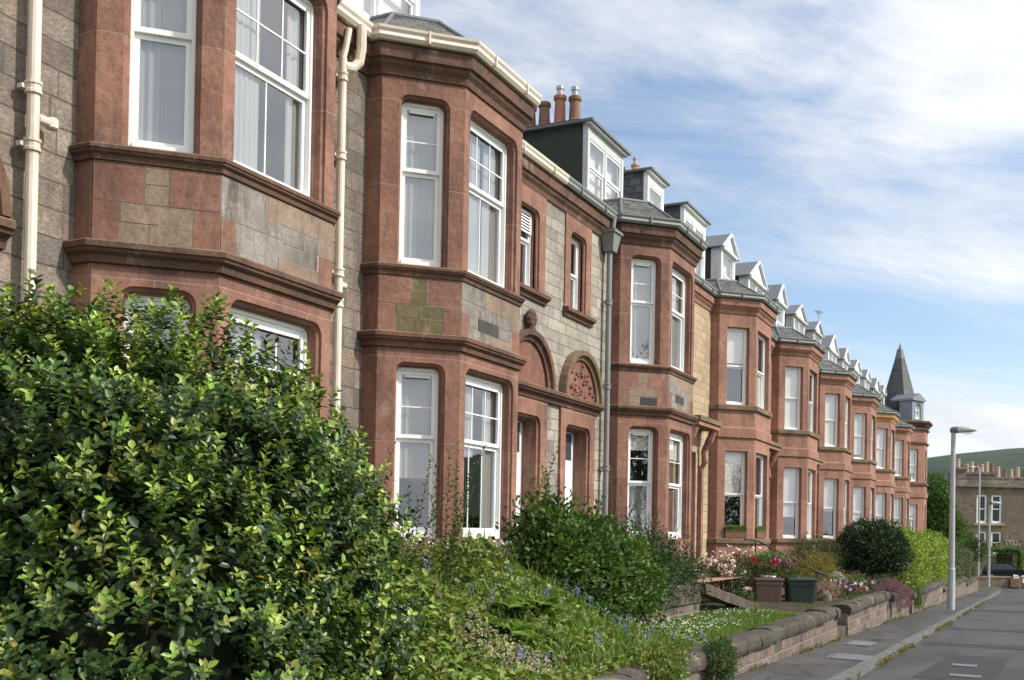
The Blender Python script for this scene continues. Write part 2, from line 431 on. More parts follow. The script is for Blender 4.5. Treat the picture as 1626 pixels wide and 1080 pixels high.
def window(parent, p0, d, n, a, b, zb, zt, q, style='plain', split=.5, fill=None, wood='white', fw=.055, gmat='glass'):
    """sash window filling the opening a..b, zb..zt with its outer face q behind the wall face"""
    mb = MB(); g = MB()
    L = lambda *k: lbox(mb, p0, d, n, *k, wood)
    zm = zb+(zt-zb)*split
    L(a, a+fw, zb, zt, q, q+.1); L(b-fw, b, zb, zt, q, q+.1)
    L(a+fw, b-fw, zt-fw, zt, q, q+.1); L(a+fw, b-fw, zb, zb+fw*1.5, q-.015, q+.1)
    ia, ib = a+fw, b-fw
    sw = .055 if fw > .06 else .045
    # upper sash, proud; lower sash set back
    for (u0, u1, w0, w1, qq) in ((ia, ib, zm, zt-fw, q+.022), (ia, ib, zb+fw*1.5, zm, q+.062)):
        L(u0, u0+sw, w0, w1, qq, qq+.038); L(u1-sw, u1, w0, w1, qq, qq+.038)
        L(u0+sw, u1-sw, w1-sw, w1, qq, qq+.038); L(u0+sw, u1-sw, w0, w0+sw, qq, qq+.038)
        g0, g1, h0, h1 = u0+sw, u1-sw, w0+sw, w1-sw; gq = qq+.019
        pts = [(p0.x+d.x*s-n.x*gq, p0.y+d.y*s-n.y*gq, z) for s, z in ((g0, h0), (g1, h0), (g1, h1), (g0, h1))]
        g.face(pts, gmat)
        up = w0 == zm
        bars_v = {'grid': 2 if up else 1, 'lite': 2, 'cant': 0}.get(style, 0)
        bars_h = 1 if (up and style in ('grid', 'lite', 'cant')) else 0
        for i in range(bars_v):
            s = g0+(g1-g0)*(i+1)/(bars_v+1); L(s-.009, s+.009, h0, h1, gq-.008, gq+.008)
        for i in range(bars_h):
            z = (h0+h1)/2 - .03; L(g0, g1, z-.009, z+.009, gq-.0095, gq+.0095)
    if style in ('cant', 'grid', 'lite'):       # trickle vent in the head
        lbox(mb, p0, d, n, ia+.09, ib-.09, zt-fw-.095, zt-fw-.06, q+.012, q+.021, wood)
        lbox(mb, p0, d, n, ia+.1, ib-.1, zt-fw-.108, zt-fw-.097, q+.014, q+.0205, 'black')
    o = mb.build('window', parent)
    go = g.build('pane', o)
    if fill:
        c = MB(); nm = 'curtain'
        for f in fill:
            k = f[0]
            f0, f1 = max(a+.005, ia+(ib-ia)*f[1]-(.04 if f[1] == 0 else 0)), min(b-.005, ia+(ib-ia)*f[2]+.04)
            y0, y1 = zb+(zt-zb)*f[3], zb+(zt-zb)*f[4]
            if k == 'net': wavy(c, p0, d, n, f0, f1, y0, y1, q+.116, .008, .085, 'net_grey' if style in ('cant', 'grid', 'lite') else 'net', f[1]*9)
            elif k == 'drape': wavy(c, p0, d, n, f0, f1, y0, y1, q+.128, .014, .11, 'drape', 1)
            elif k == 'blind': nm = 'blind'; lbox(c, p0, d, n, f0, f1, y0, y1, q+.106, q+.111, 'blind')
        c.build(nm, o)
    return o

def strings(mb, path, z0, z1, prj, mat):
    h = z1-z0
    sweep(mb, path, [(0, z0), (prj*.35, z0+.01), (prj*.45, z0+h*.35), (prj*.8, z0+h*.5), (prj*.85, z0+h*.62), (prj, z0+h*.68), (prj, z1-.015)], mat, False)
    sweep(mb, path, [(prj, z1-.015), (prj-.015, z1), (0, z1+.02)], 'moss_sill', False)

def gutter(mb, path, z0, z1, prj, mat):
    w = .13; h = z1-z0
    sweep(mb, path, [(prj-w, z0), (prj-.05, z0-.004), (prj-.012, z0+h*.25), (prj-.02, z0+h*.55), (prj+.006, z0+h*.78), (prj+.012, z1), (prj-.004, z1+.004), (prj-.012, z1-.02), (prj-w, z1-.06)], mat)
    P = offset_path(path, prj+.004)
    for a, b in zip(P[:-1], P[1:]):
        L = (b-a).length
        if L < .6: continue
        dd = (b-a)/L; nn = Vector((dd.y, -dd.x))
        k = max(1, int(L/.9))
        for i in range(k):
            s = L*(i+.5)/k
            lbox(mb, a, dd, nn, s-.012, s+.012, z0-.008, z1+.004, -.016, .03, mat)

# -------------------------------------------------------------- pieces of a house
def bay(root, x0, near, apron=None, fills=None, base=-1.75, wood='white', low=2.71, split=.5):
    path = bay_path(x0); mb = MB()
    red = 'red' if near else 'red_far'
    rev = REV_M if near else REV_P
    r = .15 if near else 0
    segs = [frame(path[i], path[i+1]) for i in range(5)]
    zg0, zg1, zu0, zu1 = (-.15, 2.31, 3.66, 6.05) if near else (-.13, 2.36, 3.68, 5.9)
    top = 6.68
    for i, (p, d, n, L) in enumerate(segs):
        if i in (0, 4): ops = []
        elif i == 2: ops = [(.17, L-.17)] if near else [(.2, L-.2)]
        else: ops = [(.25, .98)] if i == 1 else [(L-.98, L-.25)]
        O = [(a, b, zz[0], zz[1], r) for a, b in ops for zz in ((zg0, zg1), (zu0, zu1))]
        panel(mb, p, d, n, 0, L, base, top, O, red, rev)
        for a, b in ops:
            for lev, (z0, z1) in enumerate(((zg0, zg1), (zu0, zu1))):
                e = rev[-1][0]; q = rev[-1][1]-.11
                st = ('cant' if i != 2 else ('grid' if lev else 'lite')) if near else 'plain'
                key = (lev, 'c' if i == 1 else ('f' if i == 2 else 'r'))
                fl = (fills or {}).get(key)
                if near == 2: st = 'cant'
                window(root, p, d, n, a+e*.4, b-e*.4, z0, z1-e*.5, q, st, ((split if lev else (.5 if near == 2 else .58)) if near else .5), fl, wood, .07 if near else .045)
    mb.build('bay', root)
    ln = MB(); ip = offset_path(path, -.285); dl = .285*math.tan(R(22.5))
    for i, (p, d, n, L) in enumerate(segs):
        if i in (0, 4): continue
        a0, d2, n2, L2 = frame((ip[i].x, ip[i].y), (ip[i+1].x, ip[i+1].y))
        ops = ([(.17, L-.17)] if near else [(.2, L-.2)]) if i == 2 else ([(.25, .98)] if i == 1 else [(L-.98, L-.25)])
        panel(ln, a0, d2, n2, 0, L2, -.7, 6.5, [(max(.02, a-dl), min(L2-.02, b-dl), zz[0], zz[1], 0) for a, b in ops for zz in ((zg0, zg1), (zu0, zu1))], 'plaster', [(0, 0), (0, .02)])
    ln.build('lining', root)
    # apron blocks between the two string courses of the near houses
    if near and apron is not None:
        ab = MB(); zA, zB = low+.02, 3.50; H = zB-zA
        A_, B_, D_ = apron                       # dressed corner stone, middle blocks, darker block
        lay = {1: [(0, .47, .5, 1, A_), (.47, .70, .76, 1, B_), (.47, .70, .5, .76, B_), (.70, 1.19, .5, 1, A_), (0, .25, 0, .5, A_), (.25, .62, .25, .5, B_), (.62, .93, .25, .5, B_), (.25, .52, 0, .25, B_), (.52, .93, 0, .25, D_), (.93, 1.19, 0, .5, A_)],
               2: [(0, .22, .0, .45, A_), (.0, .72, .68, 1, 'blockD'), (.72, 1.6, .66, 1, 'blockB'), (1.6, 1.88, .45, 1, 'blockB'), (0, .95, .45, .68, 'blockD'), (.95, 1.6, .42, .66, 'blockD'), (.22, .5, .22, .45, 'blockD'), (.5, 1.15, .2, .45, 'blockE' if D_ != 'blockB' else 'blockD'), (1.15, 1.6, .2, .42, 'blockD'), (.22, .9, 0, .22, 'blockD'), (.9, 1.62, 0, .2, 'blockB'), (1.62, 1.88, 0, .45, A_)]}
        for i in (1, 2):
            p, d, n, L = segs[i]
            lbox(ab, p, d, n, .0, L, zA, zB, -.0035, .02, 'mortar')
            for u0, u1, v0, v1, mt in lay[i]:
                e0 = 0 if u0 == 0 else .005; e1 = .0 if u1 > L-.02 else .005
                lbox(ab, p, d, n, u0+e0, min(u1, L)-e1, zA+H*v0+.005, zA+H*v1-.005, -random.uniform(.005, .011), .01, mt)
        ab.build('apron', root)
    sc = MB()
    if near:
        strings(sc, path, low-.21, low, .13, 'red_dark'); sc.build('string_course', root)
        sc = MB(); strings(sc, path, 3.50, 3.655, .085, 'red_dark'); sc.build('sill_course', root)
    else:
        sweep(sc, path, [(0, 2.72), (.05, 2.74), (.055, 3.0), (.03, 3.03), (0, 3.05)], 'red_far'); sc.build('string_course', root)
        sc = MB(); sweep(sc, path, [(0, 3.52), (.075, 3.53), (.08, 3.65), (.07, 3.665), (0, 3.675)], 'moss_sill'); sc.build('sill_course', root)
        sc = MB(); sweep(sc, path, [(0, -.29), (.075, -.28), (.08, -.16), (.07, -.145), (0, -.135)], 'moss_sill'); sc.build('sill_course', root)
    return path

def roof_bay(root, x0, mat='slate', zt=7.42, inset=.62):
    path = bay_path(x0); mb = MB()
    lo = offset_path(path, .17); hi = offset_path(path, -inset)
    lo = [lo[0]] + lo[1:5] + [lo[5]]
    # slate slopes from eave to a flat lead top
    base = [Vector((lo[0].x, 9.3))] + lo[1:5] + [Vector((lo[5].x, 9.3))]
    topv = [Vector((hi[1].x, 9.3))] + hi[1:5] + [Vector((hi[4].x, 9.3))]
    n = len(base)
    nr = 5
    rows = []
    for k in range(nr+1):
        t = k/nr
        rows.append([(b.x+(h.x-b.x)*t, b.y+(h.y-b.y)*t, 6.80+(zt-6.80)*t) for b, h in zip(base, topv)])
    mb.grid(rows, mat)
    mb.face([(h.x, h.y, zt) for h in topv], 'lead')
    mb.build('bay_roof', root)
    rl = MB()
    for i in range(1, 5):
        rl.tube([(base[i].x, base[i].y, 6.81), (topv[i].x, topv[i].y, zt+.01)], .03, 'lead', 8)
    rl.tube([(h.x, h.y, zt) for h in topv], .05, 'lead', 8)
    rl.build('lead_rolls', root)

def eaves(root, x0, xs, xe, mat, stone, bays=True):
    bp = bay_path(x0)
    path = [(xs, WY)] + bp + [(xe, WY)]
    c = MB(); sweep(c, path, [(0, 6.27), (.03, 6.28), (.05, 6.36), (.10, 6.42), (.11, 6.46), (.15, 6.48), (.16, 6.65), (.14, 6.67), (0, 6.675)], stone); c.build('cornice', root)
    g = MB(); gutter(g, path, 6.68, 6.845, .265, mat); g.build('gutter', root)

def main_roof(root, xs, xe):
    mb = MB()
    mb.face([(xs, 8.28, 6.80), (xe, 8.28, 6.80), (xe, 13.6, 10.4), (xs, 13.6, 10.4)], 'slate')
    mb.face([(xs, 13.6, 10.4), (xe, 13.6, 10.4), (xe, 19, 6.8), (xs, 19, 6.8)], 'slate')
    mb.build('roof', root)
    r = MB(); r.tube([(xs, 13.6, 10.42), (xe, 13.6, 10.42)], .09, 'lead', 8); r.build('ridge', root)

def shell(root, xs, xe):
    mb = MB()
    for z in (-.75, 3.0, 6.55): mb.box(xs, xe, 8.52 if z < 6 else 8.55, 18.4, z-.12, z, 'room')
    mb.box(xs, xe, 13.0, 13.1, -.75, 6.55, 'room')
    for x in (xs, xe-.08): mb.box(x+.004, x+.076, 8.54, 18.4, -.74, 6.54, 'room')
    mb.build('rooms', root)
    b = MB(); b.box(xs, xe, 18.42, 18.6, -1.75, 6.8, 'ashlar'); b.build('rear_wall', root)

def wall_strip(root, xs, xe, mat, ops=(), name='wall', rmat='red', base=-1.75, top=6.6, rev=REV_M):
    """front wall between xs and xe, one column per opening (a,b,zb,zt,r) given in x"""
    mb = MB(); p = Vector((0, WY)); d = Vector((1, 0)); n = Vector((0, -1))
    cols = {}
    for o in ops: cols.setdefault(o[5], []).append(o[:5])
    cuts = sorted(cols)         # column key = (c0,c1)
    s = xs
    for c0, c1 in cuts:
        if c0 > s: panel(mb, p, d, n, s, c0, base, top, [], mat, rev)
        panel(mb, p, d, n, c0, c1, base, top, cols[(c0, c1)], mat, rev, rmat)
        s = c1
    if s < xe: panel(mb, p, d, n, s, xe, base, top, [], mat, rev)
    return mb.build(name, root)

def surround(mb, a, b, zb, zt, r, x0, x1, zl, prj, mat, rev=REV_M):
    """dressed stone margin round an opening, standing prj proud of the wall"""
    p = Vector((0, WY-prj)); d = Vector((1, 0)); n = Vector((0, -1))
    panel(mb, p, d, n, x0, x1, zb, zl, [(a, b, zb, zt, r)], mat, [(e, q) for e, q in rev])
    mb.grid([[(x0, WY-prj, zb), (x0, WY-prj, zl), (x1, WY-prj, zl), (x1, WY-prj, zb)], [(x0, WY+.01, zb), (x0, WY+.01, zl), (x1, WY+.01, zl), (x1, WY+.01, zb)]], mat)

def door_arch(root, cx, hw, z0, finial, carved, sx0, sx1, opn, leafside):
    """doorway with moulded cornice and half-round tympanum"""
    mb = MB()
    surround(mb, opn[0], opn[1], -.8, 2.12, .17, sx0, sx1, 2.42, .05, 'red', [(0, 0), (0, .04), (.05, .06), (.05, .16), (.08, .2), (.08, .335)])
    mb.build('door_surround', root)
    t = MB()                                     # tympanum
    k = 16
    arc = lambda r, y: [(cx+r*math.cos(math.pi*i/k), y, z0+r*math.sin(math.pi*i/k)) for i in range(k+1)]
    t.face(arc(hw-.12, WY-.04), 'tympanum')
    if carved:
        for i in range(46):
            ang = random.uniform(.1, 3.04); rr = random.uniform(.05, hw-.2)
            x, z = cx+rr*math.cos(ang), z0+rr*math.sin(ang)
            rs = random.uniform(.03, .075)
            t.lathe((x, WY-.04, z), [(rs, -rs*.5), (rs*.9, 0), (rs*.3, rs*.55)], 'tympanum', 6)
    t.build('tympanum', root)
    h = MB()                                     # hood moulding
    rows = []
    for r, y in ((hw-.13, WY-.02), (hw-.12, WY-.09), (hw-.05, WY-.11), (hw-.03, WY-.17), (hw+.06, WY-.18), (hw+.07, WY-.15), (hw+.07, WY+.01)): rows.append(arc(r, y))
    h.grid(rows, 'moss_sill' if carved else 'red_dark')
    if finial:
        h.lathe((cx, WY-.1, z0+hw+.05), [(.09, 0), (.07, .08), (.05, .1)], 'red_dark', 10)
        for i in range(9):
            a = 2*math.pi*i/8
            px, pz = (cx+.1*math.cos(a), z0+hw+.28+.1*math.sin(a)) if i < 8 else (cx, z0+hw+.28)
            h.lathe((px, WY-.1, pz-.05), [(.02, -.03), (.065, .02), (.07, .06), (.04, .11)], 'red_dark', 8)
    h.build('hood_mould', root)
    dr = MB()
    y = WY+.29
    dr.box(opn[0]-.1, opn[1]+.1, y, y+.05, -.8, 2.2, 'whitewood')
    for z0_, z1_ in ((-.6, .1), (.25, 1.2), (1.45, 2.0)):
        if z0_ > 1.3: dr.face([(opn[0]+.2, y-.004, z0_), (opn[1]-.2, y-.004, z0_), (opn[1]-.2, y-.004, z1_), (opn[0]+.2, y-.004, z1_)], 'carglass')
        else: dr.box(opn[0]+.2, opn[1]-.2, y-.014, y-.002, z0_, z1_, 'white')
    dob = dr.build('door', root)
    kb = MB(); kb.lathe((opn[1]-.3, y-.06, .2), [(.03, -.02), (.035, 0), (.03, .02)], 'steel', 8); kb.build('door_knob', dob)

def pipe(root, pts, rad, mat, joints, y):
    mb = MB(); mb.tube(pts, rad, mat, 12)
    for z in joints:
        # find x at height
        x = pts[0][0]
        mb.lathe((x, y, z), [(rad+.004, -.06), (rad+.02, -.055), (rad+.02, -.03), (rad+.012, -.02), (rad+.012, .02), (rad+.022, .03), (rad+.022, .055), (rad+.004, .06)], mat, 12)
        mb.box(x-rad-.05, x+rad+.05, y+rad*.4, y+rad+.03, z-.02, z+.02, mat)
    return mb

def dormer(root, x0, x1, yf, z0, zt, style, nwin=1, cheek='cheek', wood='whitewood', split=.5, apex=.42, roofmat='lead'):
    mb = MB(); fwd = .12
    yb = 8.28+(zt-6.8)/.677 + .3
    # front frame: posts, head, cill, mullions
    pw = .12 if style == 'flat' else .2
    head = .3 if style == 'flat' else .12
    mb.box(x0, x0+pw, yf, yf+fwd, z0, zt, wood); mb.box(x1-pw, x1, yf, yf+fwd, z0, zt, wood)
    mb.box(x0+pw, x1-pw, yf+.01, yf+fwd, zt-head, zt, wood); mb.box(x0+pw, x1-pw, yf-.02, yf+fwd, z0, z0+.12, wood)
    w = (x1-x0-2*pw)/nwin
    for i in range(1, nwin): mb.box(x0+pw+i*w-.05, x0+pw+i*w+.05, yf+.005, yf+fwd, z0+.12, zt-head, wood)
    o = mb.build('dormer', root)
    c = MB()
    c.face([(x0+.02, yf+fwd, z0), (x0+.02, yb, z0), (x0+.02, yb, zt), (x0+.02, yf+fwd, zt)], cheek)
    c.face([(x1-.02, yf+fwd, z0), (x1-.02, yb, z0), (x1-.02, yb, zt), (x1-.02, yf+fwd, zt)], cheek)
    c.box(x0+.03, x1-.03, yf+.22, yf+.24, z0, zt, 'net')
    if style == 'gable': c.face([(x0+.012, yf+.03, z0), (x0+.012, yf+.34, z0), (x0+.012, yf+.34, zt), (x0+.012, yf+.03, zt)], wood)
    c.build('cheeks', o)
    r = MB()
    if style == 'flat':
        r.box(x0-.1, x1+.12, yf-.14, yb, zt, zt+.06, 'lead'); r.box(x0-.07, x1+.07, yf-.09, yf+.02, zt-.05, zt, wood)
    else:
        xm = (x0+x1)/2; ov = .1
        hgt = apex
        for sx, xe_ in ((-1, x0-ov), (1, x1+ov)):
            a = [(xm, yf-.07, zt+hgt), (xe_, yf-.07, zt-.02), (xe_, yb, zt-.02), (xm, yb, zt+hgt)]
            b = [(p[0], p[1], p[2]+.04) for p in a]
            r.hexa(a+b, roofmat)
            r.tube([(xm, yf-.08, zt+hgt-.01), (xe_, yf-.08, zt-.03)], .06, wood, 6)
        r.face([(x0, yf-.03, zt), (x1, yf-.03, zt), (xm, yf-.03, zt+hgt-.02)], wood)
        r.box(x0-.06, x1+.06, yf-.1, yf+.02, zt-.06, zt+.02, wood)
        r.face([(x0+.35, yf-.045, zt+.05), (x1-.35, yf-.045, zt+.05), (xm, yf-.045, zt+hgt-.13)], 'white')
    r.build('dormer_roof', o)
    p = Vector((0, yf)); d = Vector((1, 0)); n = Vector((0, -1))
    g = MB(); sb = MB()
    for i in range(nwin):
        a = x0+pw+i*w+(.05 if i else 0); b = x0+pw+(i+1)*w-(.05 if i < nwin-1 else 0)
        zb, ztt = z0+.12, zt-head; zm = zb+(ztt-zb)*split
        for u0, u1 in ((zb, zm), (zm, ztt)):
            qq = .05 if u0 == zb else .025
            lbox(sb, p, d, n, a, a+.05, u0, u1, qq, qq+.04, 'white'); lbox(sb, p, d, n, b-.05, b, u0, u1, qq, qq+.04, 'white')
            lbox(sb, p, d, n, a+.05, b-.05, u1-.05, u1, qq, qq+.04, 'white'); lbox(sb, p, d, n, a+.05, b-.05, u0, u0+.05, qq, qq+.04, 'white')
            g.face([(a+.05, yf+qq+.02, u0+.05), (b-.05, yf+qq+.02, u0+.05), (b-.05, yf+qq+.02, u1-.05), (a+.05, yf+qq+.02, u1-.05)], 'glass')
    if nwin: sb.build('sash', o); g.build('pane', o)
    return o

def chimney(root, x0, x1, y0, y1, z0, zt, pots, mat='darkrender'):
    mb = MB(); mb.box(x0, x1, y0, y1, z0, zt-.18, mat); mb.box(x0-.06, x1+.06, y0-.06, y1+.06, zt-.18, zt-.06, mat); mb.box(x0-.02, x1+.02, y0-.02, y1+.02, zt-.06, zt, mat)
    o = mb.build('chimney', root)
    for (px, py, h, m, cap) in pots:
        pm = MB(); pm.lathe((px, py, zt), [(.15, 0), (.16, .06), (.135, .1), (.115, h-.12), (.145, h-.1), (.15, h-.03), (.12, h)], m, 14)
        if cap: pm.lathe((px, py, zt+h), [(.07, 0), (.07, .12), (.09, .13), (.09, .2), (.03, .22)], 'steel', 10)
        pm.build('chimney_pot', o)
    return o

# =================================================================== THE TERRACE
GH = 'stone terraced houses with two-storey bays'
NETF = [('net', 0, 1, .02, .97)]
def side(l=.18, r=.0): return [('net', 0, .45, .02, .97), ('drape', .78, 1, 0, .97)]

# --- house 1
h1 = thing('terraced_house', 'nearest house, its bay cut off by the picture top above the big glossy shrub', 'house', (6, 8.5, -1.75), GH)
X1 = 7.43
bay(h1, X1, 1, ('red', 'blockB', 'blockB'), split=.52, fills= {(1, 'c'): [('net', 0, 1, .0, .98)], (1, 'f'): [('net', 0, .42, 0, .97), ('drape', .8, 1.25, 0, .97)], (0, 'f'): [('net', 0, .5, 0, .97)], (0, 'c'): NETF})
wall_strip(h1, -1, X1, 'ashlar_dark', [(4.95, 6.1, -.8, 2.12, .17, (4.95, 6.1))], rmat='red')
wall_strip(h1, X1+BW, 11.7, 'ashlar')
door_arch(h1, 5.55, .98, 2.72, False, False, 4.65, 6.4, (4.95, 6.1), 1)
mb = MB(); strings(mb, [(4.45, WY), (6.62, WY)], 2.44, 2.7, .2, 'red_dark'); mb.build('door_cornice', h1)
eaves(h1, X1, -1, 11.7, 'cream', 'red_dark'); main_roof(h1, -1, 11.7); shell(h1, -1, 11.7); roof_bay(h1, X1)
p1 = pipe(h1, [(6.82, 8.36, 6.7), (6.82, 8.36, -1.7)], .058, 'cream', (5.6, 3.98, 3.45, 1.3), 8.36)
p1.tube([(6.87, 8.36, 3.72), (7.02, 8.36, 3.72)], .045, 'cream', 10); p1.lathe((7.03, 8.36, 3.72), [(.05, -.05), (.06, -.04), (.06, .04), (.05, .05)], 'cream', 10)
p1.build('downpipe', h1, smooth=False)
p2 = pipe(h1, [(11.62, 8.36, 6.2), (11.62, 8.36, -1.7)], .055, 'cream', (5.95, 4.9, 3.35, 2.95, 1.2), 8.36)
p2.tube([(11.62, 8.36, 6.2), (11.64, 8.34, 6.32), (11.66, 8.3, 6.6)], .045, 'cream', 10)
p2.tube([(11.65, 8.36, 6.1), (11.78, 8.32, 6.12), (11.86, 8.27, 6.22), (11.88, 8.25, 6.4), (11.88, 8.25, 6.72)], .07, 'cream', 10)
p2.tube([(11.62, 8.36, 3.2), (11.76, 8.36, 3.2)], .045, 'cream', 10)
p2.build('downpipe', h1)

# --- house 2
X2 = 12.40
h2 = thing('terraced_house', 'sandstone house with moss-green blocks under its bay and a finial over its door arch', 'house', (15, 8.5, -1.75), GH)
bay(h2, X2, 1, ('red', 'blockC', 'blockC'), split=.58, fills={(1, 'c'): [('net', 0, 1, 0, .98)], (1, 'f'): [('net', 0, .5, 0, .97), ('drape', .62, 1.3, 0, .97)], (0, 'c'): [('net', 0, 1, .35, .97)], (0, 'f'): [('net', 0, .45, 0.5, .97), ('drape', .72, 1.3, 0, .97)]})
wall_strip(h2, 11.7, X2, 'ashlar_dark')
wall_strip(h2, X2+BW, 18.9, 'ashlar_pale', [(17.08, 18.25, -.8, 2.12, .17, (16.9, 18.5)), (17.2, 18.1, 4.42, 5.95, .14, (16.9, 18.5))])
door_arch(h2, 17.66, .93, 2.66, True, False, 16.78, 18.55, (17.08, 18.25), 1)
eaves(h2, X2, 11.7, 18.9, 'cream', 'red_dark'); main_roof(h2, 11.7, 18.9); shell(h2, 11.7, 18.9); roof_bay(h2, X2)
sm = MB(); surround(sm, 17.2, 18.1, 4.42, 5.95, .14, 16.92, 18.38, 6.27, .03, 'red'); sm.build('window_surround', h2)
W0 = (Vector((0, WY)), Vector((1, 0)), Vector((0, -1)))
wv = window(h2, *W0, 17.22, 18.08, 4.42, 5.93, .13, 'plain', .62, [('net', 0, .5, 0, .97)], 'white', .06)
vt = MB()
lbox(vt, *W0, 17.28, 18.02, 5.5, 5.9, .105, .128, 'white')
for k in range(6): lbox(vt, *W0, 17.36, 17.94, 5.54+k*.055, 5.56+k*.055, .098, .106, 'black')
vt.build('vent', wv)
sm = MB(); sweep(sm, [(16.86, WY), (18.45, WY)], [(0, 4.24), (.05, 4.25), (.06, 4.31), (.13, 4.34), (.14, 4.405), (.12, 4.418), (0, 4.42)], 'red_dark'); sm.build('window_sill', h2)
dormer(h2, 12.2, 14.4, 8.9, 7.35, 9.3, 'flat', 2, 'slate_wall', 'white')

# --- house 3
X3 = 21.80
h3 = thing('terraced_house', 'sandstone house with carved half-round door panel, grey hopper pipe and dark green dormer', 'house', (21, 8.5, -1.75), GH)
bay(h3, X3, 2, ('red', 'blockB', 'blockE'), split=.585, fills={(1, 'c'): [('net', 0, 1, .0, .98)], (1, 'f'): [('drape', .5, 1.3, 0, .97)], (0, 'c'): [('blind', 0, 1, .8, .97), ('net', 0, 1, .0, .5)], (0, 'f'): [('blind', 0, 1, .75, .97), ('drape', 0, .4, 0, .75)]}, low=2.74)
pq = frame(bay_path(X3)[1], bay_path(X3)[2])
wall_strip(h3, 18.9, X3, 'ashlar_pale', [(19.45, 20.72, -.8, 2.12, .17, (19.2, 20.95)), (19.6, 20.4, 4.42, 6.0, .14, (19.2, 20.95))])
wall_strip(h3, X3+BW, 25.55, 'yellow')
door_arch(h3, 20.15, .93, 2.66, False, True, 19.2, 20.98, (19.45, 20.72), 1)
mb = MB(); strings(mb, [(16.6, WY), (18.9, WY)], 2.42, 2.66, .2, 'red_dark'); mb.build('door_cornice', h2)
mb = MB(); strings(mb, [(18.903, WY), (21.15, WY)], 2.42, 2.66, .2, 'red_dark'); mb.build('door_cornice', h3)
eaves(h3, X3, 18.9, 25.55, 'greyiron', 'red_dark'); main_roof(h3, 18.9, 25.55); shell(h3, 18.9, 25.55); roof_bay(h3, X3)
sm = MB(); surround(sm, 19.6, 20.4, 4.42, 6.0, .14, 19.33, 20.67, 6.27, .03, 'red'); sm.build('window_surround', h3)
window(h3, *W0, 19.62, 20.38, 4.42, 5.98, .13, 'plain', .5, [('net', 0, .4, 0, .97)], 'white', .06)
sm = MB(); sweep(sm, [(19.28, WY), (20.76, WY)], [(0, 4.24), (.05, 4.25), (.06, 4.31), (.13, 4.34), (.14, 4.405), (.12, 4.418), (0, 4.42)], 'red_dark'); sm.build('window_sill', h3)
p3 = pipe(h3, [(21.42, 8.36, 6.0), (21.42, 8.36, -1.7)], .06, 'greyiron', (4.9, 3.1, 1.35, -.2), 8.36)
p3.hexa([(21.3, 8.24, 5.98), (21.54, 8.24, 5.98), (21.54, 8.46, 5.98), (21.3, 8.46, 5.98), (21.2, 8.18, 6.36), (21.64, 8.18, 6.36), (21.64, 8.48, 6.36), (21.2, 8.48, 6.36)], 'greyiron')
p3.box(21.17, 21.67, 8.15, 8.485, 6.36, 6.42, 'greyiron'); p3.tube([(21.42, 8.3, 6.4), (21.45, 8.27, 6.75)], .05, 'greyiron', 8)
p3.build('downpipe', h3)
chimney(h3, 21.45, 22.0, 9.15, 11.6, 7.4, 8.99, [(21.72, 9.36, .62, 'pot_brown', 1), (21.72, 9.72, .7, 'pot_red', 1), (21.72, 10.1, .6, 'pot_brown', 0), (21.72, 10.45, .58, 'pot_brown', 0)])
dormer(h3, 21.36, 23.55, 8.88, 7.2, 8.84, 'flat', 2, 'darkrender', 'greywood')

# --- houses 4..9, one pattern
LAB = {4: 'house with yellow stone wall beside its bay and wicker planters on its ground sill',
       5: 'plain red bay house directly beyond the one with wicker planters',
       6: 'plain red bay house whose front garden holds the clipped dark round tree',
       7: 'plain red bay house, fourth bay beyond the yellow stone wall, netted upper window',
       8: 'plain red bay house with ochre painted eaves cornice near the spire',
       9: 'small distant red bay house standing right against the spired tower'}
B4 = 29.8
FILL = {4: {(0, 'c'): [('blind', 0, 1, .5, .98)], (1, 'c'): [('blind', 0, 1, .55, .98), ('drape', 0, .1, 0, .6)], (1, 'f'): [('net', 0, 1, 0, .5)]},
        5: {(0, 'c'): [('net', 0, 1, .3, .98)], (1, 'c'): [('blind', 0, .9, .0, .98)], (0, 'f'): NETF},
        6: {(0, 'c'): [('net', 0, 1, .45, .98)], (1, 'c'): [('blind', 0, 1, .0, .98)], (1, 'f'): NETF},
        7: {(0, 'c'): [('net', 0, 1, 0, .98)], (1, 'c'): [('net', .2, 1, 0.1, .98)]},
        8: {(0, 'c'): [('net', 0, 1, 0, .98)], (1, 'c'): [('blind', 0, 1, 0, .98)]},
        9: {(0, 'c'): [('net', 0, 1, .3, .98)], (1, 'c'): [('blind', 0, 1, 0, .98)]}}
edges = [25.55, 33.75, 41.5, 49.25, 57.0, 64.75, 72.6]
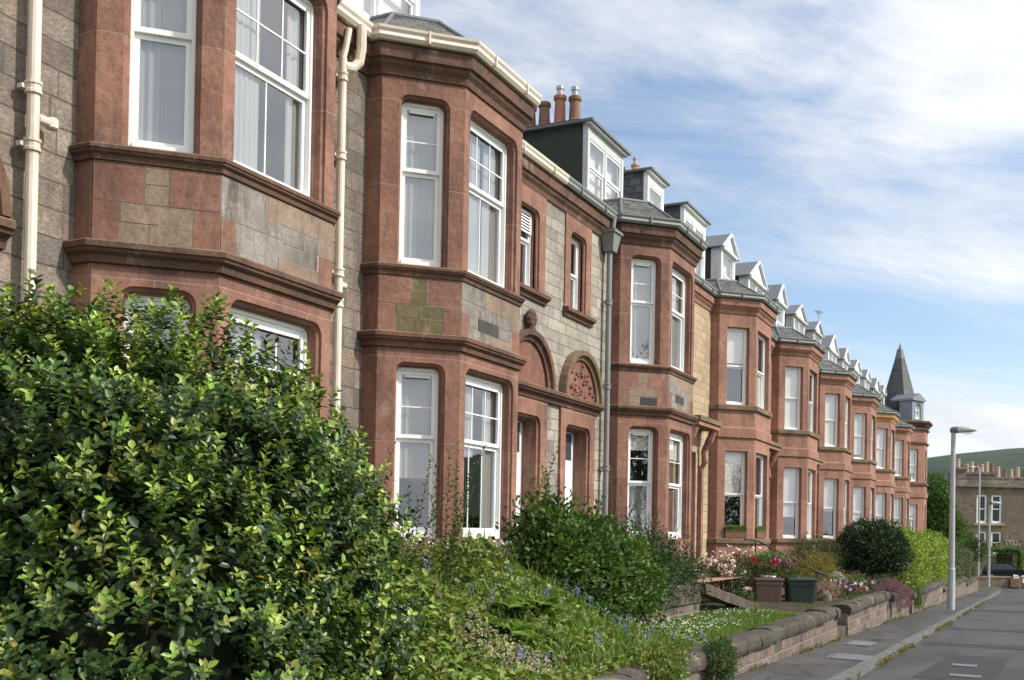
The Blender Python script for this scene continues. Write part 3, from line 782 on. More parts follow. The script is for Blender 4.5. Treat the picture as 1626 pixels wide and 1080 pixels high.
for k in range(6):
    nh = k+4; x0 = B4+7.75*k; xs, xe = edges[k], edges[k+1]
    h = thing('terraced_house', LAB[nh], 'house', (x0, 8.5, -1.75), GH)
    bay(h, x0, 0, None, FILL[nh])
    dx0, dx1 = x0-2.45, x0-1.25
    wall_strip(h, xs, x0, 'yellow' if k == 0 else 'red_far', [(dx0, dx1, -.8, 2.2, 0, (dx0, dx1))], rmat='red_far', rev=[(0, 0), (.012, .012), (.012, .5)])
    wall_strip(h, x0+BW, xe, 'red_far')
    eaves(h, x0, xs, xe, 'greyiron', 'ochre' if k == 4 else 'red_far'); main_roof(h, xs, xe); shell(h, xs, xe); roof_bay(h, x0, zt=7.38, inset=.7)
    d = MB(); d.box(dx0+.02, dx1-.02, 8.9, 8.95, -.8, 2.19, 'whitewood'); d.box(dx0+.2, dx1-.2, 8.885, 8.9, -.6, .8, 'greywood'); d.box(dx0+.2, dx1-.2, 8.885, 8.9, 1.0, 2.0, 'glass'); d.build('door', h)
    cn = MB()
    cn.box(dx0-.35, dx1+.55, 7.93, 8.49, 2.94, 3.06, 'moss_sill'); cn.box(dx0-.3, dx1+.5, 7.98, 8.49, 2.82, 2.94, 'red_far')
    for bx in (dx0-.22, dx1+.26):
        pts = [(bx, 8.42, 1.75), (bx, 8.33, 1.95), (bx, 8.36, 2.25), (bx, 8.2, 2.55), (bx, 8.1, 2.78)]
        cn.tube(pts, [.05, .09, .08, .11, .1], 'red_far', 8)
        cn.box(bx-.09, bx+.09, 8.38, 8.49, -.8, 1.85, 'red_far')
    cn.build('door_canopy', h)
    if k == 0:
        dormer(h, 26.2, 27.5, 9.2, 7.5, 9.33, 'flat', 1, 'slate_wall', 'white')
        dormer(h, 29.35, 31.5, 9.2, 7.5, 9.33, 'flat', 2, 'slate_wall', 'white')
    if k:
        v = [0, .04, -.1, .1, -.05, .06][k]
        dormer(h, x0-4.2-v, x0-2.55+v*.5, 9.2, 7.45, 9.08+v*.8, 'gable', 1, apex=.62-v, wood='greywood' if k in (3,) else 'whitewood')
        dormer(h, x0-.75+v, x0+1.6+v, 9.2, 7.45, 9.0-v*.6, 'gable', 2, apex=.68+v, wood='greywood' if k in (2, 5) else 'whitewood')
    if k == 5: dormer(h, x0+3.1, x0+4.6, 9.2, 7.45, 9.2, 'gable', 1, apex=.5)
    cx = xe-.3
    chimney(h, cx-.35, cx+.35, 12.0, 13.8, 9.6, 11.35, [(cx, 12.2, .85, 'pot_buff' if k == 0 else 'pot_red', k == 0), (cx, 12.7, .8, 'pot_red', 0), (cx, 13.3, .8, 'pot_buff', 0)], 'red_far')
    if k == 4:
        a = MB(); a.tube([(cx, 11.9, 10.4), (cx, 11.9, 13.2)], .03, 'steel', 6); a.tube([(cx-.5, 11.9, 13.15), (cx+.5, 11.9, 13.15)], .02, 'steel', 6)
        for q in range(5): a.tube([(cx-.4+q*.2, 11.7, 13.15), (cx-.4+q*.2, 12.1, 13.15)], .012, 'steel', 5)
        a.build('aerial', h)

# --- tower house
ht = thing('tower_house', 'far red corner house under a tall dark slate spire with a grey arched dormer', 'house', (80, 8.5, -2.2))
XT = 73.2
tp = bay_path(XT, .3, 1.35, 1.9); mb = MB()
segs = [frame(tp[i], tp[i+1]) for i in range(5)]
for i, (p, d, n, L) in enumerate(segs):
    ops = [] if i in (0, 4) else [(L*.26, L*.74)]
    O = [(a, b, z0, z1, 0) for a, b in ops for z0, z1 in ((.2, 2.1), (3.6, 5.7))]
    panel(mb, p, d, n, 0, L, -2.4, 7.4, O, 'red_far', REV_P)
    for a, b in ops:
        for z0, z1 in ((.2, 2.1), (3.6, 5.7)):
            window(ht, p, d, n, a+.01, b-.01, z0, z1, .13, 'plain', .5, [('net', 0, 1, .25, .98)] if z0 > 3 else [('blind', 0, 1, .6, .98)], 'white', .08)
mb.build('bay', ht)
for z0, z1, pr in ((2.55, 2.95, .07), (3.35, 3.55, .1), (6.05, 6.2, .1), (6.95, 7.1, .12)):
    s = MB(); sweep(s, tp, [(0, z0), (pr, z0+.02), (pr, z1-.02), (0, z1)], 'red_far' if z0 < 3 else 'red_dark'); s.build('string_course', ht)
s = MB(); sweep(s, tp, [(0, 7.15), (.1, 7.2), (.2, 7.35), (.3, 7.42), (.3, 7.55), (0, 7.56)], 'red_dark'); s.build('cornice', ht)
wall_strip(ht, 72.6, XT, 'red_far', base=-2.4, top=7.0); wall_strip(ht, XT+4.6, 80.2, 'red_far', base=-2.4, top=7.0)
s = MB(); s.face([(80.2, 8.5, -2.4), (80.2, 18, -2.4), (80.2, 18, 7), (80.2, 8.5, 7)], 'red_far'); s.build('end_wall', ht)
eaves(ht, -400, 72.6, XT-.02, 'greyiron', 'red_far') if False else None
s = MB(); sweep(s, [(72.6, WY), (XT, WY)], [(0, 6.3), (.16, 6.5), (.16, 6.66), (0, 6.68)], 'red_far'); s.build('cornice', ht)
main_roof(ht, 72.6, 80.2); shell(ht, 72.6, 80.2)
SPX, SPY = 76.3, 8.66
sp = MB()
def ring(r, z, n=8): return [(SPX+r*math.cos(2*math.pi*(k+.5)/n), SPY+r*math.sin(2*math.pi*(k+.5)/n), z) for k in range(n)]
sp.grid([ring(1.75, 7.4), ring(1.38, 8.3), ring(1.02, 9.5), ring(.2, 12.5)], 'spire', True)
so = sp.build('spire', ht)
sl = MB(); sl.grid([ring(.34, 12.0), ring(.2, 12.62), ring(.12, 12.72), ring(.05, 12.75)], 'lead', True); sl.lathe((SPX, SPY, 12.75), [(.04, 0), (.09, .08), (.04, .16), (.015, .35)], 'lead', 8); sl.build('finial', so)
# arched dormer at the foot of the spire, turned with the canted face
dm = MB(); dp0 = Vector((73.5, 7.55)); dd = Vector((.92, -.39)).normalized(); dn = Vector((dd.y, -dd.x))
lbox(dm, dp0, dd, dn, 0, .28, 7.5, 8.85, 0, .9, 'bluewood'); lbox(dm, dp0, dd, dn, 1.17, 1.45, 7.5, 8.85, 0, .9, 'bluewood')
panel(dm, dp0, dd, dn, .28, 1.17, 7.5, 8.85, [(.38, 1.07, 7.68, 8.72, .33)], 'bluewood', [(0, -.02), (0, .15)])
lbox(dm, dp0, dd, dn, -.1, 1.55, 8.85, 8.97, -.12, 1.4, 'bluewood')
def dpt(s, z, q): return (dp0.x+dd.x*s-dn.x*q, dp0.y+dd.y*s-dn.y*q, z)
dm.face([dpt(-.1, 8.97, -.1), dpt(1.55, 8.97, -.1), dpt(.725, 9.36, -.1)], 'bluewood')
dm.face([dpt(-.1, 8.97, -.1), dpt(.725, 9.36, -.1), dpt(.725, 9.36, 1.5), dpt(-.1, 8.97, 1.5)], 'lead'); dm.face([dpt(1.55, 8.97, -.1), dpt(.725, 9.36, -.1), dpt(.725, 9.36, 1.5), dpt(1.55, 8.97, 1.5)], 'lead')
dmo = dm.build('dormer', so)
window(ht, dp0, dd, dn, .38, 1.07, 7.68, 8.74, .06, 'plain', .5, [('net', 0, 1, 0, 1)], 'white', .06)

# =================================================================== GROUND AND STREET
def gz(x): return -1.6-.025*min(max(x, -20), 80)
KY, PY, WF = 2.55, 3.75, 3.75          # kerb line, back of pavement, face of the boundary wall
def strip_mesh(name, xs, yfun, zfun, mat, kind='structure', label=None, cat=None):
    mb = MB(); rows = []
    for x in xs: rows.append([(x, y, zfun(x, y)) for y in yfun(x)])
    mb.grid(rows, mat); o = mb.build(name, None, smooth=True); setp(o, label, cat, None, kind); return o
XS = [-20, -10, 0, 5, 10, 15, 20, 25, 30, 40, 50, 60, 70, 80, 81, 90, 100]
g = strip_mesh('ground', [-300, -60]+XS+[150, 300, 600, 1200], lambda x: [-900, -300, -60, -20, -6.2, -3, 3, 6, 9, 20, 60, 300, 900], lambda x, y: gz(x)-.2-(.004*max(0, x-130) if x > 130 else 0), 'lawn', label='low green ground around the street', cat='ground')
road = strip_mesh('road', XS, lambda x: [-4.2, -2, 0, 1.5, KY-.12], lambda x, y: gz(x)-.105-.02*abs(y-.0)/3, 'asphalt', label='worn grey asphalt road running past the terrace', cat='road')
pv = strip_mesh('pavement', [x for x in XS if x <= 83], lambda x: [KY+.02, 3.1, PY+.02], lambda x, y: gz(x)-.005+.012*(y-KY), 'paving', label='narrow patched pavement between the kerb and the garden walls', cat='pavement')
strip_mesh('pavement', [x for x in XS if x <= 83], lambda x: [-6.2, -5, -4.25], lambda x, y: gz(x), 'paving', label='pavement on the other side of the road', cat='pavement')
kb = MB()
for i in range(100):
    x0 = -10+.92*i; x1 = x0+.91; z = random.uniform(-.006, .006)
    kb.hexa([(x0, KY-.13, gz(x0)-.2), (x1, KY-.13, gz(x1)-.2), (x1, KY+.03, gz(x1)-.2), (x0, KY+.03, gz(x0)-.2),
             (x0, KY-.115, gz(x0)+z), (x1, KY-.115, gz(x1)+z), (x1, KY+.03, gz(x1)+.005+z), (x0, KY+.03, gz(x0)+.005+z)], 'kerb')
setp(kb.build('kerb'), 'row of grey granite kerb stones along the pavement', 'kerb', None, 'structure')
cr = MB()           # crossing street beyond the end of the terrace
cr.face([(80.5, -14, gz(82)-.12), (86, -14, gz(84)-.12), (86, 14, gz(84)-.12), (80.5, 14, gz(82)-.12)], 'asphalt')
setp(cr.build('road'), 'grey side road crossing at the end of the terrace', 'road', None, 'structure')
tr = MB()
for (xa, xb, ya, yb) in ((24.8, 26.0, -4.1, 2.3), (31.5, 32.6, -4.1, 2.35), (45, 47.5, -4.1, 2.3), (56, 58, -1.0, 2.3)):
    n = 12; rows = []
    for x, sg in ((xa, -1), (xb, 1)): rows.append([(x+random.uniform(-.06, .06)+.1*math.sin(i), ya+(yb-ya)*i/n, gz(x)-.101-.02*abs(ya+(yb-ya)*i/n)/3) for i in range(n+1)])
    tr.grid(rows, 'asphalt_new')
setp(tr.build('road_patch'), 'darker strips of trench repair running across the road', 'road patch', None, 'structure')
pt = MB()
pt.face([(17.2, .6, gz(17.2)-.104), (22.4, .5, gz(22.4)-.104), (22.5, 1.5, gz(22.5)-.110), (17.4, 1.75, gz(17.4)-.112)], 'asphalt_new')
setp(pt.build('road_patch'), 'darker rectangular asphalt repair in the road', 'road patch', None, 'structure')
def plate(x0, x1, y0, y1, label, ribs=True, dz=.0, road_=False, mat='iron_plate'):
    t = thing('cover_plate', label, 'manhole cover', ((x0+x1)/2, (y0+y1)/2, gz(x0)))
    mb = MB(); f = lambda x, y: (gz(x)-.107 if road_ else gz(x)-.005+.012*(y-KY))+.008
    e = .05
    mb.grid([[(x, y, f(x, y)) for y in (y0, y1)] for x in (x0, x1)], mat); mb.build('lid', t)
    fr = MB()
    for (a, b, c, d) in ((x0-e, x1+e, y0-e, y0-.008), (x0-e, x1+e, y1+.008, y1+e), (x0-e, x0-.008, y0-.008, y1+.008), (x1+.008, x1+e, y0-.008, y1+.008)):
        fr.grid([[(x, y, f(x, y)+.003) for y in (c, d)] for x in (a, b)], 'lamp_dark')
    if ribs:
        n = 9
        for i in range(n):
            y = y0+(y1-y0)*(i+.5)/n; fr.grid([[(x, yy, f(x, yy)+.004) for yy in (y-.008, y+.008)] for x in (x0+.03, x1-.03)], 'lamp_dark')
    fr.build('frame', t); return t
plate(18.45, 19.5, 2.62, 3.16, 'pale grey ribbed steel cover plate set in the near pavement')
plate(21.8, 22.9, 2.98, 3.4, 'dull grey cover plate in the pavement, farther along than the ribbed pale one', False)
plate(19.9, 20.25, 1.0, 1.3, 'small iron box lid in the middle of the dark road repair', False, 0, True)
plate(18.0, 18.3, .85, 1.2, 'small pale iron lid near the close edge of the dark road repair', False, 0, True)

WALLS = [(-8, 12.15, -1.46), (12.17, 22.9, -1.49), (24.35, 31.0, -1.52), (32.0, 36.6, -1.64), (37.4, 50, -1.85), (50.02, 66, -2.2), (66.02, 79.5, -2.55)]
def garden(x, y):
    w = wtop(x)-.22; h = -1.5-.004*x
    t = min(1, max(0, (y-4.1)/3.0)); return w+(h-w)*t
def wtop(x):
    for a, b, z in WALLS:
        if x < b: return z
    return WALLS[-1][2]
XG = [-6, 0, 5]+[8+2*i for i in range(38)]
strip_mesh('garden_ground', XG, lambda x: [4.08, 4.6, 5.2, 6, 7, 8.48], garden, 'soil', label='front garden soil between the boundary wall and the houses', cat='ground')
lx = [12.5+.5*i for i in range(23)]
strip_mesh('lawn', lx, lambda x: [4.12, 4.5, 5, 5.5, 6.0, 6.45], lambda x, y: garden(x, y)+.03, 'lawn', label='small front lawn dotted with daisies behind the boundary wall', cat='lawn')

WL = ['low stone garden wall at the near end, under the wild undergrowth', 'long low stone garden wall with rounded coping beside the daisy lawn',
      'thick stone garden wall with a mossy coping just past the gate gap', 'short stone garden wall with purple heather spilling over it',
      'stone garden wall behind the tall grey lamp post', 'stone garden wall below the bright green clipped hedge', 'far end of the garden walls below the grey green hedge']
rw = np.random.default_rng(3)
for (a, b, zt), lab in zip(WALLS, WL):
    t = thing('garden_wall', lab, 'wall', ((a+b)/2, WF, gz(a)), 'low stone garden walls along the pavement')
    mb = MB(); n = max(2, int((b-a)/.5)); rows = []
    for i in range(n+1):
        x = a+(b-a)*i/n; zg = gz(x)-.05
        prof = [(WF+.0, zg), (WF+.008, zg+(zt-.2-zg)*.5), (WF+.015, zt-.2), (WF+.34, zt-.2), (WF+.35, zg)]
        rows.append([(x, y+rw.normal(0, .006), z) for y, z in prof])
    mb.grid(rows, 'rubble'); mb.face(rows[0], 'rubble'); mb.face(rows[-1][::-1], 'rubble')
    mb.build('stonework', t)
    cp = MB(); x = a
    while x < b-.05:
        L = min(rw.uniform(.75, 1.15), b-x)
        if b-(x+L) < .3: L = b-x
        rows = []; dz = rw.normal(0, .008); dy = rw.normal(0, .008)
        for i in range(7):
            xx = x+.006+(L-.012)*i/6; e = 1 if 0 < i < 6 else .985
            prof = [(-.055, -.2), (-.07, -.14), (-.062, -.06), (-.03, -.015), (.05, .005), (.16, .012), (.28, .004), (.37, -.03), (.405, -.1), (.4, -.2)]
            rows.append([(xx, WF+.17+(p-.17)*e+dy+rw.normal(0, .005), zt+dz+q*(1 if e == 1 else 1.015)+rw.normal(0, .005)) for p, q in prof])
        cp.grid(rows, 'coping'); cp.face(rows[0], 'coping'); cp.face(rows[-1][::-1], 'coping')
        x += L
    cp.build('coping', t, smooth=False)
st = MB(); st.box(22.92, 24.33, 3.8, 4.3, gz(23)-.1, gz(23)+.2, 'stone'); st.box(22.92, 24.33, 4.3, 5.2, gz(23)-.1, gz(23)+.33, 'stone')
setp(st.build('stone_step'), 'worn stone step in the gap between two garden walls', 'step')
for x, lab in ((31.35, 'leaning stone stump of a gate pier next to the thick mossy wall'), (31.75, 'second stone gate pier stump, in front of the purple heather')):
    s = MB(); zt = gz(x)+.75 if x < 31.5 else gz(x)+.4
    s.hexa([(x-.13, 3.76, gz(x)), (x+.13, 3.76, gz(x)), (x+.13, 4.05, gz(x)), (x-.13, 4.05, gz(x)), (x-.1, 3.78, zt), (x+.12, 3.79, zt-.03), (x+.11, 4.03, zt), (x-.1, 4.03, zt+.02)], 'rubble')
    setp(s.build('gate_pier'), lab, 'gate pier')

# =================================================================== PLANTS
def nrm(a): return a/np.maximum(np.linalg.norm(a, axis=1, keepdims=True), 1e-9)
def leaf_mesh(name, pos, ax, up, L, W, col, mat, parent=None, fold=.22, curl=.18, label=None):
    n = len(pos); ax = nrm(ax); side = nrm(np.cross(ax, up)); nr = nrm(np.cross(side, ax))
    L = np.broadcast_to(np.asarray(L, float), (n,))[:, None]; W = np.broadcast_to(np.asarray(W, float), (n,))[:, None]
    v = np.empty((n, 6, 3))
    v[:, 0] = pos
    v[:, 1] = pos+ax*L*.34+side*W*.5+nr*W*fold
    v[:, 2] = pos+ax*L*.72+side*W*.40+nr*(W*fold*.8-L*curl*.4)
    v[:, 3] = pos+ax*L-nr*L*curl
    v[:, 4] = pos+ax*L*.72-side*W*.40+nr*(W*fold*.8-L*curl*.4)
    v[:, 5] = pos+ax*L*.34-side*W*.5+nr*W*fold
    off = root_loc(parent); v -= np.array(off)
    me = bpy.data.meshes.new(name)
    me.vertices.add(6*n); me.vertices.foreach_set('co', v.ravel().astype(np.float32))
    b = np.arange(n)[:, None]*6
    loops = np.concatenate([b+np.array([0, 3, 2, 1]), b+np.array([0, 5, 4, 3])], 1).ravel()
    me.loops.add(8*n); me.loops.foreach_set('vertex_index', loops.astype(np.int32))
    me.polygons.add(2*n); me.polygons.foreach_set('loop_start', (np.arange(2*n)*4).astype(np.int32))
    me.update(calc_edges=True)
    at = me.attributes.new('tint', 'FLOAT_COLOR', 'POINT')
    c4 = np.ones((n, 6, 4), np.float32); c4[:, :, :3] = np.asarray(col)[:, None, :]
    at.data.foreach_set('color', c4.ravel())
    me.materials.append(M[mat]); me.validate()
    o = bpy.data.objects.new(name, me); COL.objects.link(o)
    if parent is not None: o.parent = parent
    if label: o['label'] = label
    return o

def blob_shell(blobs, n, lo=.8, hi=1.05, rough=.12, down=-.75):
    """points and outward directions on the uneven outside of a union of ellipsoids"""
    C = np.array([b[0] for b in blobs], float); RR = np.array([b[1] for b in blobs], float)
    w = (RR[:, 0]*RR[:, 1]+RR[:, 0]*RR[:, 2]+RR[:, 1]*RR[:, 2]); w /= w.sum()
    P = []; N = []; got = 0
    ph = rng.uniform(0, 6.28, (6,)); fr = rng.uniform(2.2, 5.5, (6, 3))
    while got < n:
        k = rng.choice(len(blobs), n, p=w); d = nrm(rng.normal(size=(n, 3)))
        keep = d[:, 2] > down; k, d = k[keep], d[keep]
        bump = sum(np.sin((d*fr[i]).sum(1)*1.6+ph[i]+k) for i in range(6))/6
        r = rng.uniform(lo, hi, len(d))*(1+rough*bump*1.8)
        p = C[k]+d*RR[k]*r[:, None]
        q = ((p[:, None, :]-C[None])/RR[None]); rr = (q**2).sum(2); rr[np.arange(len(k)), k] = 9
        ok = rr.min(1) > .55
        p, d2 = p[ok], nrm(d[ok]/RR[k[ok]]); P.append(p); N.append(d2); got += len(p)
    return np.concatenate(P)[:n], np.concatenate(N)[:n]

def palette(pal, n, jit=.18):
    pal = np.array(pal); c = pal[rng.integers(0, len(pal), n)]
    return np.clip(c*(1+rng.normal(0, jit, (n, 1)))*(1+rng.normal(0, .06, (n, 3))), .003, 1)

def clumped(name, blobs, M_, k, sd, L, W, pal, mat='leaf', parent=None, lo=.72, hi=1.06, upw=.5, rough=.14, jit=.2, down=-.8, fill=0, droop=0.):
    """leaf clumps over the blobs: every clump has its own tone and heading"""
    p, n = blob_shell(blobs, M_, lo, hi, rough, down)
    tone = palette(pal, M_, jit)
    pos = np.repeat(p, k, 0)+rng.normal(0, sd, (M_*k, 3))*np.array([1, 1, .8])
    hd = nrm(np.repeat(n, k, 0)*.8+np.array([0, 0, upw])+rng.normal(0, .55, (M_*k, 3)))
    hd[:, 2] -= droop; hd = nrm(hd)
    up = nrm(np.repeat(n, k, 0)*.5+np.array([0, 0, 1.])+rng.normal(0, .5, (M_*k, 3)))
    col = np.repeat(tone, k, 0)*(1+rng.normal(0, .14, (M_*k, 1)))
    sz = rng.uniform(.65, 1.25, M_*k)
    if fill:
        fp, fn = blob_shell(blobs, fill, .35, .8, rough*.5, -1)
        pos = np.concatenate([pos, fp]); hd = np.concatenate([hd, nrm(fn+rng.normal(0, .8, fp.shape))]); up = np.concatenate([up, nrm(fn+np.array([0, 0, .6])+rng.normal(0, .5, fp.shape))])
        col = np.concatenate([col, palette(pal, fill, .15)]); sz = np.concatenate([sz, rng.uniform(1.2, 1.9, fill)])
    return leaf_mesh(name, pos, hd, up, L*sz, W*sz, np.clip(col, .003, 1), mat, parent)

def stems(name, base, tips, r0, r1, parent, mat='bark', bend=.15, n=6):
    mb = MB(); bx = Vector(base)
    for t in tips:
        tv = Vector(t); b0 = bx+Vector((random.uniform(-.08, .08), random.uniform(-.08, .08), 0))
        mid = (b0+tv)/2+Vector((random.uniform(-bend, bend), random.uniform(-bend, bend), random.uniform(0, bend)))
        pts = [b0, b0.lerp(mid, .5), mid, mid.lerp(tv, .5), tv]
        mb.tube([tuple(p) for p in pts], [r0, r0*.8+r1*.2, (r0+r1)/2, r0*.25+r1*.75, r1], mat, n)
    return mb.build(name, parent, smooth=True)

def sprigs(name, starts, dirs, length, k, L, W, pal, mat, parent, stem_r=.006, bend=.25):
    """long leafy shoots: a bent twig with leaves in pairs along it"""
    mb = MB(); P = []; A = []; U = []; Cc = []; S = []
    for s, d in zip(starts, dirs):
        s = np.array(s, float); d = np.array(d, float); d /= np.linalg.norm(d); ln = length*random.uniform(.75, 1.2)
        side = rng.normal(size=3); side -= d*side.dot(d); side /= np.linalg.norm(side)
        pts = [s+d*ln*t+side*bend*ln*t*t for t in np.linspace(0, 1, 7)]
        mb.tube([tuple(p) for p in pts], [stem_r*(1-.7*i/6) for i in range(7)], 'bark', 5)
        tone = palette(pal, 1, .12)[0]
        for j in range(k):
            t = .12+.88*j/(k-1); p = s+d*ln*t+side*bend*ln*t*t
            a = j*2.4; b1 = np.cross(d, side); rad = side*math.cos(a)+b1*math.sin(a)
            P.append(p); A.append(rad*.9+d*(.25+.7*t)); U.append(d+np.array([0, 0, .5])-rad*.2); Cc.append(tone*(.75+.5*t)*random.uniform(.85, 1.15)); S.append((1.15-.5*t)*random.uniform(.8, 1.15))
    st = mb.build('twigs', parent, smooth=True)  # bare bark twigs only; their leaves are the mesh returned below
    S = np.array(S)
    return leaf_mesh(name, np.array(P), np.array(A), np.array(U), L*S, W*S, np.clip(np.array(Cc), .003, 1), mat, parent)

# --- the big glossy shrub in front
DK = [(.032, .066, .014), (.044, .084, .018), (.024, .052, .013), (.055, .098, .02)]
YG = [(.17, .255, .035), (.23, .32, .05), (.13, .21, .03), (.30, .38, .085), (.20, .235, .04)]
bs = thing('evergreen_shrub', 'big glossy evergreen shrub with pale new shoots filling the near corner', 'shrub', (5.6, 5.5, -1.75))
BB = [((5.45, 5.55, -.42), (1.5, 1.75, 1.72)), ((4.6, 5.9, .05), (1.2, 1.5, 1.22)), ((5.85, 4.98, -.5), (1.0, 1.0, 1.3)), ((4.7, 4.9, -.9), (1.2, 1.3, 1.3)), ((5.9, 5.3, -1.0), (1.1, 1.1, .95))]
def shoots(blobs, n, rough, lo, hi):
    p, nn = blob_shell(blobs, n, lo, hi, rough, -.6)
    d = nrm(nn*.75+np.array([0, 0, .75])+rng.normal(0, .33, p.shape))
    k = 12; N = n*k
    t = np.tile(np.linspace(0, 1, k), n); az = np.tile(np.arange(k)*2.4, n)+np.repeat(rng.uniform(0, 6.3, n), k)
    dd = np.repeat(d, k, 0); ref = nrm(np.cross(dd, np.array([.3, .2, 1.]))); b2 = np.cross(dd, ref)
    rad = ref*np.cos(az)[:, None]+b2*np.sin(az)[:, None]
    ln = np.repeat(rng.uniform(.10, .2, n), k)
    pos = np.repeat(p, k, 0)+dd*(ln*t)[:, None]
    el = np.radians(85-42*t)+rng.normal(0, .16, N)
    ax = dd*np.cos(el)[:, None]+rad*np.sin(el)[:, None]
    up = dd*np.sin(el)[:, None]-rad*np.cos(el)[:, None]+rng.normal(0, .15, (N, 3))
    new = np.repeat(rng.random(n) < .56+.34*np.clip(nn[:, 2], -.5, 1), k)
    col = palette(DK, N, .2)
    yg = np.repeat(palette(YG, n, .15), k, 0)*(1+rng.normal(0, .1, (N, 1)))
    f = np.clip((t-.42)/.3, 0, 1)*new; col = col*(1-f[:, None])+yg*f[:, None]
    yel = rng.random(N) < .002; col[yel] = (.36, .21, .03); brn = rng.random(N) < .004; col[brn] = (.09, .055, .025)
    L = rng.uniform(.042, .070, N)*(1.1-.2*t*new); W = L*rng.uniform(.46, .64, N)
    return pos, ax, up, L, W, col
p_, a_, u_, L_, W_, c_ = shoots(BB, 6200, .12, .84, 1.03)
fp, fn = blob_shell(BB, 16000, .55, .93, .1, -1)
leaf_mesh('leaves', np.concatenate([p_, fp]), np.concatenate([a_, nrm(fn+rng.normal(0, .8, fp.shape))]), np.concatenate([u_, nrm(fn+np.array([0, 0, .5])+rng.normal(0, .6, fp.shape))]),
          np.concatenate([L_, rng.uniform(.07, .1, 16000)]), np.concatenate([W_, rng.uniform(.036, .05, 16000)]), np.concatenate([c_, palette(DK, 16000, .2)]), 'leaf_gloss', bs, .16, .14)
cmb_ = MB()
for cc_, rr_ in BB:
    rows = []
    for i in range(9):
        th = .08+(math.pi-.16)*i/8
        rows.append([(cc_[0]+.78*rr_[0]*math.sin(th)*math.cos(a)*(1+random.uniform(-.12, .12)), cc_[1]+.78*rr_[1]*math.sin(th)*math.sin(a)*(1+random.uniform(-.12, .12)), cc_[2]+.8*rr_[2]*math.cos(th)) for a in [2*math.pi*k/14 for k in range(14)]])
    cmb_.grid(rows, 'core_shade', True)
cmb_.build('shade_core', bs)  # added core whose dark colour stands for shade in the leaf gaps
stems('branches', (5.5, 5.5, -1.75), [tuple(np.array(b[0])+rng.normal(0, .3, 3)) for b in BB for _ in range(7)], .05, .012, bs)
sp, sn = blob_shell(BB, 420, .93, 1.0, .1, .15)
sprigs('shoot_leaves', sp[:70], nrm(sn[:70]*.5+np.array([0, 0, 1.])+rng.normal(0, .25, (70, 3))), .27, 15, .072, .04, YG, 'leaf_gloss', bs, .006, .12)

# --- undergrowth heaped up under the bays
def smooth01(t): t = np.clip(t, 0, 1); return t*t*(3-2*t)
def heap(x, y):
    f = 1-.88*smooth01((x-12.2)/2.6)
    n = .5+.5*np.sin(x*2.1+y*1.3)*np.sin(y*2.7-x*.9+1.3)
    edge = .25+1.02*smooth01((y-4.2)/2.3)
    return edge*f*(.72+.45*n)+.05
gv = np.vectorize(garden)
NU = 34000
x = rng.uniform(6.8, 16.2, NU); y = rng.uniform(3.95, 7.35, NU)
h = heap(x, y); z = gv(x, np.maximum(y, 4.1))+h*rng.uniform(.25, 1.0, NU)**.5
pos = np.stack([x, y, z], 1)
ax = nrm(rng.normal(0, 1, (NU, 3))*np.array([1, 1, .55])+np.array([-.15, -.35, .15])); up = nrm(np.array([-.15, -.3, 1.])+rng.normal(0, .45, (NU, 3)))
UG = [(.13, .19, .03), (.17, .235, .04), (.10, .165, .03), (.20, .245, .055), (.14, .15, .04)]
patch = .75+.5*(np.sin(x*3.1+y*2.2)*np.sin(y*4.3-x*1.7)+1)/2
sz = rng.uniform(.6, 1.35, NU)
leaf_o = leaf_mesh('undergrowth', pos, ax, up, (.085*sz), .058*sz, palette(UG, NU, .22)*patch[:, None], 'leaf')
setp(leaf_o, 'tangled wild brambles and weeds heaped below the near bay windows', 'undergrowth', None, 'stuff')
# grass blades over the wild bed and the lawn
NB = 24000
x = rng.uniform(0, 1, NB)**.75*(22.6-9.5)+9.5; y = np.where(x < 14, rng.uniform(4.0, 7.2, NB), rng.uniform(4.12, 6.5, NB))
lawnf = smooth01((x-13.5)/2)
z = gv(x, y)+heap(x, y)*(1-lawnf)*rng.uniform(.5, 1.0, NB)+.02
ln = rng.uniform(.05, .1, NB)*(lawnf)+rng.uniform(.08, .22, NB)*(1-lawnf)
go = leaf_mesh('grass', np.stack([x, y, z], 1), nrm(rng.normal(0, .45, (NB, 3))+np.array([0, 0, 1.])), nrm(rng.normal(0, 1, (NB, 3))), ln, ln*.06+.003, palette([(.10, .17, .025), (.13, .20, .03), (.085, .145, .024)], NB, .2), 'leaf', None, .1, .04)
setp(go, 'short lawn grass with longer blades towards the wild bed', 'grass', None, 'stuff')
# daisies
ND = 900
x = rng.uniform(14.2, 22.4, ND); y = 4.6+1.6*rng.beta(2.2, 1.6, ND); keep = rng.random(ND) < .25+.75*(np.sin(x*1.1+y*2.5)*.5+.5); x, y = x[keep], y[keep]; n_ = len(x)
def flowers(x, y, z, r, pal, npet=5, tilt=.4, mat='petal'):
    n = len(x); c = np.repeat(np.stack([x, y, z], 1), npet, 0); a = np.tile(np.arange(npet)*2*np.pi/npet, n)+np.repeat(rng.uniform(0, 6, n), npet)
    up = np.repeat(nrm(np.array([-.3, -.35, .8])+rng.normal(0, tilt, (n, 3))), npet, 0)
    e1 = nrm(np.cross(up, np.array([.1, 1., .2]))); e2 = np.cross(up, e1)
    ax = e1*np.cos(a)[:, None]+e2*np.sin(a)[:, None]+up*.15
    return c, ax, up, np.repeat(np.broadcast_to(r, (n,)), npet), np.repeat(palette(pal, n, .08), npet, 0)
c, a, u, r, q = flowers(x, y, gv(x, y)+rng.uniform(.06, .11, n_), rng.uniform(.011, .016, n_), [(.78, .78, .74)])
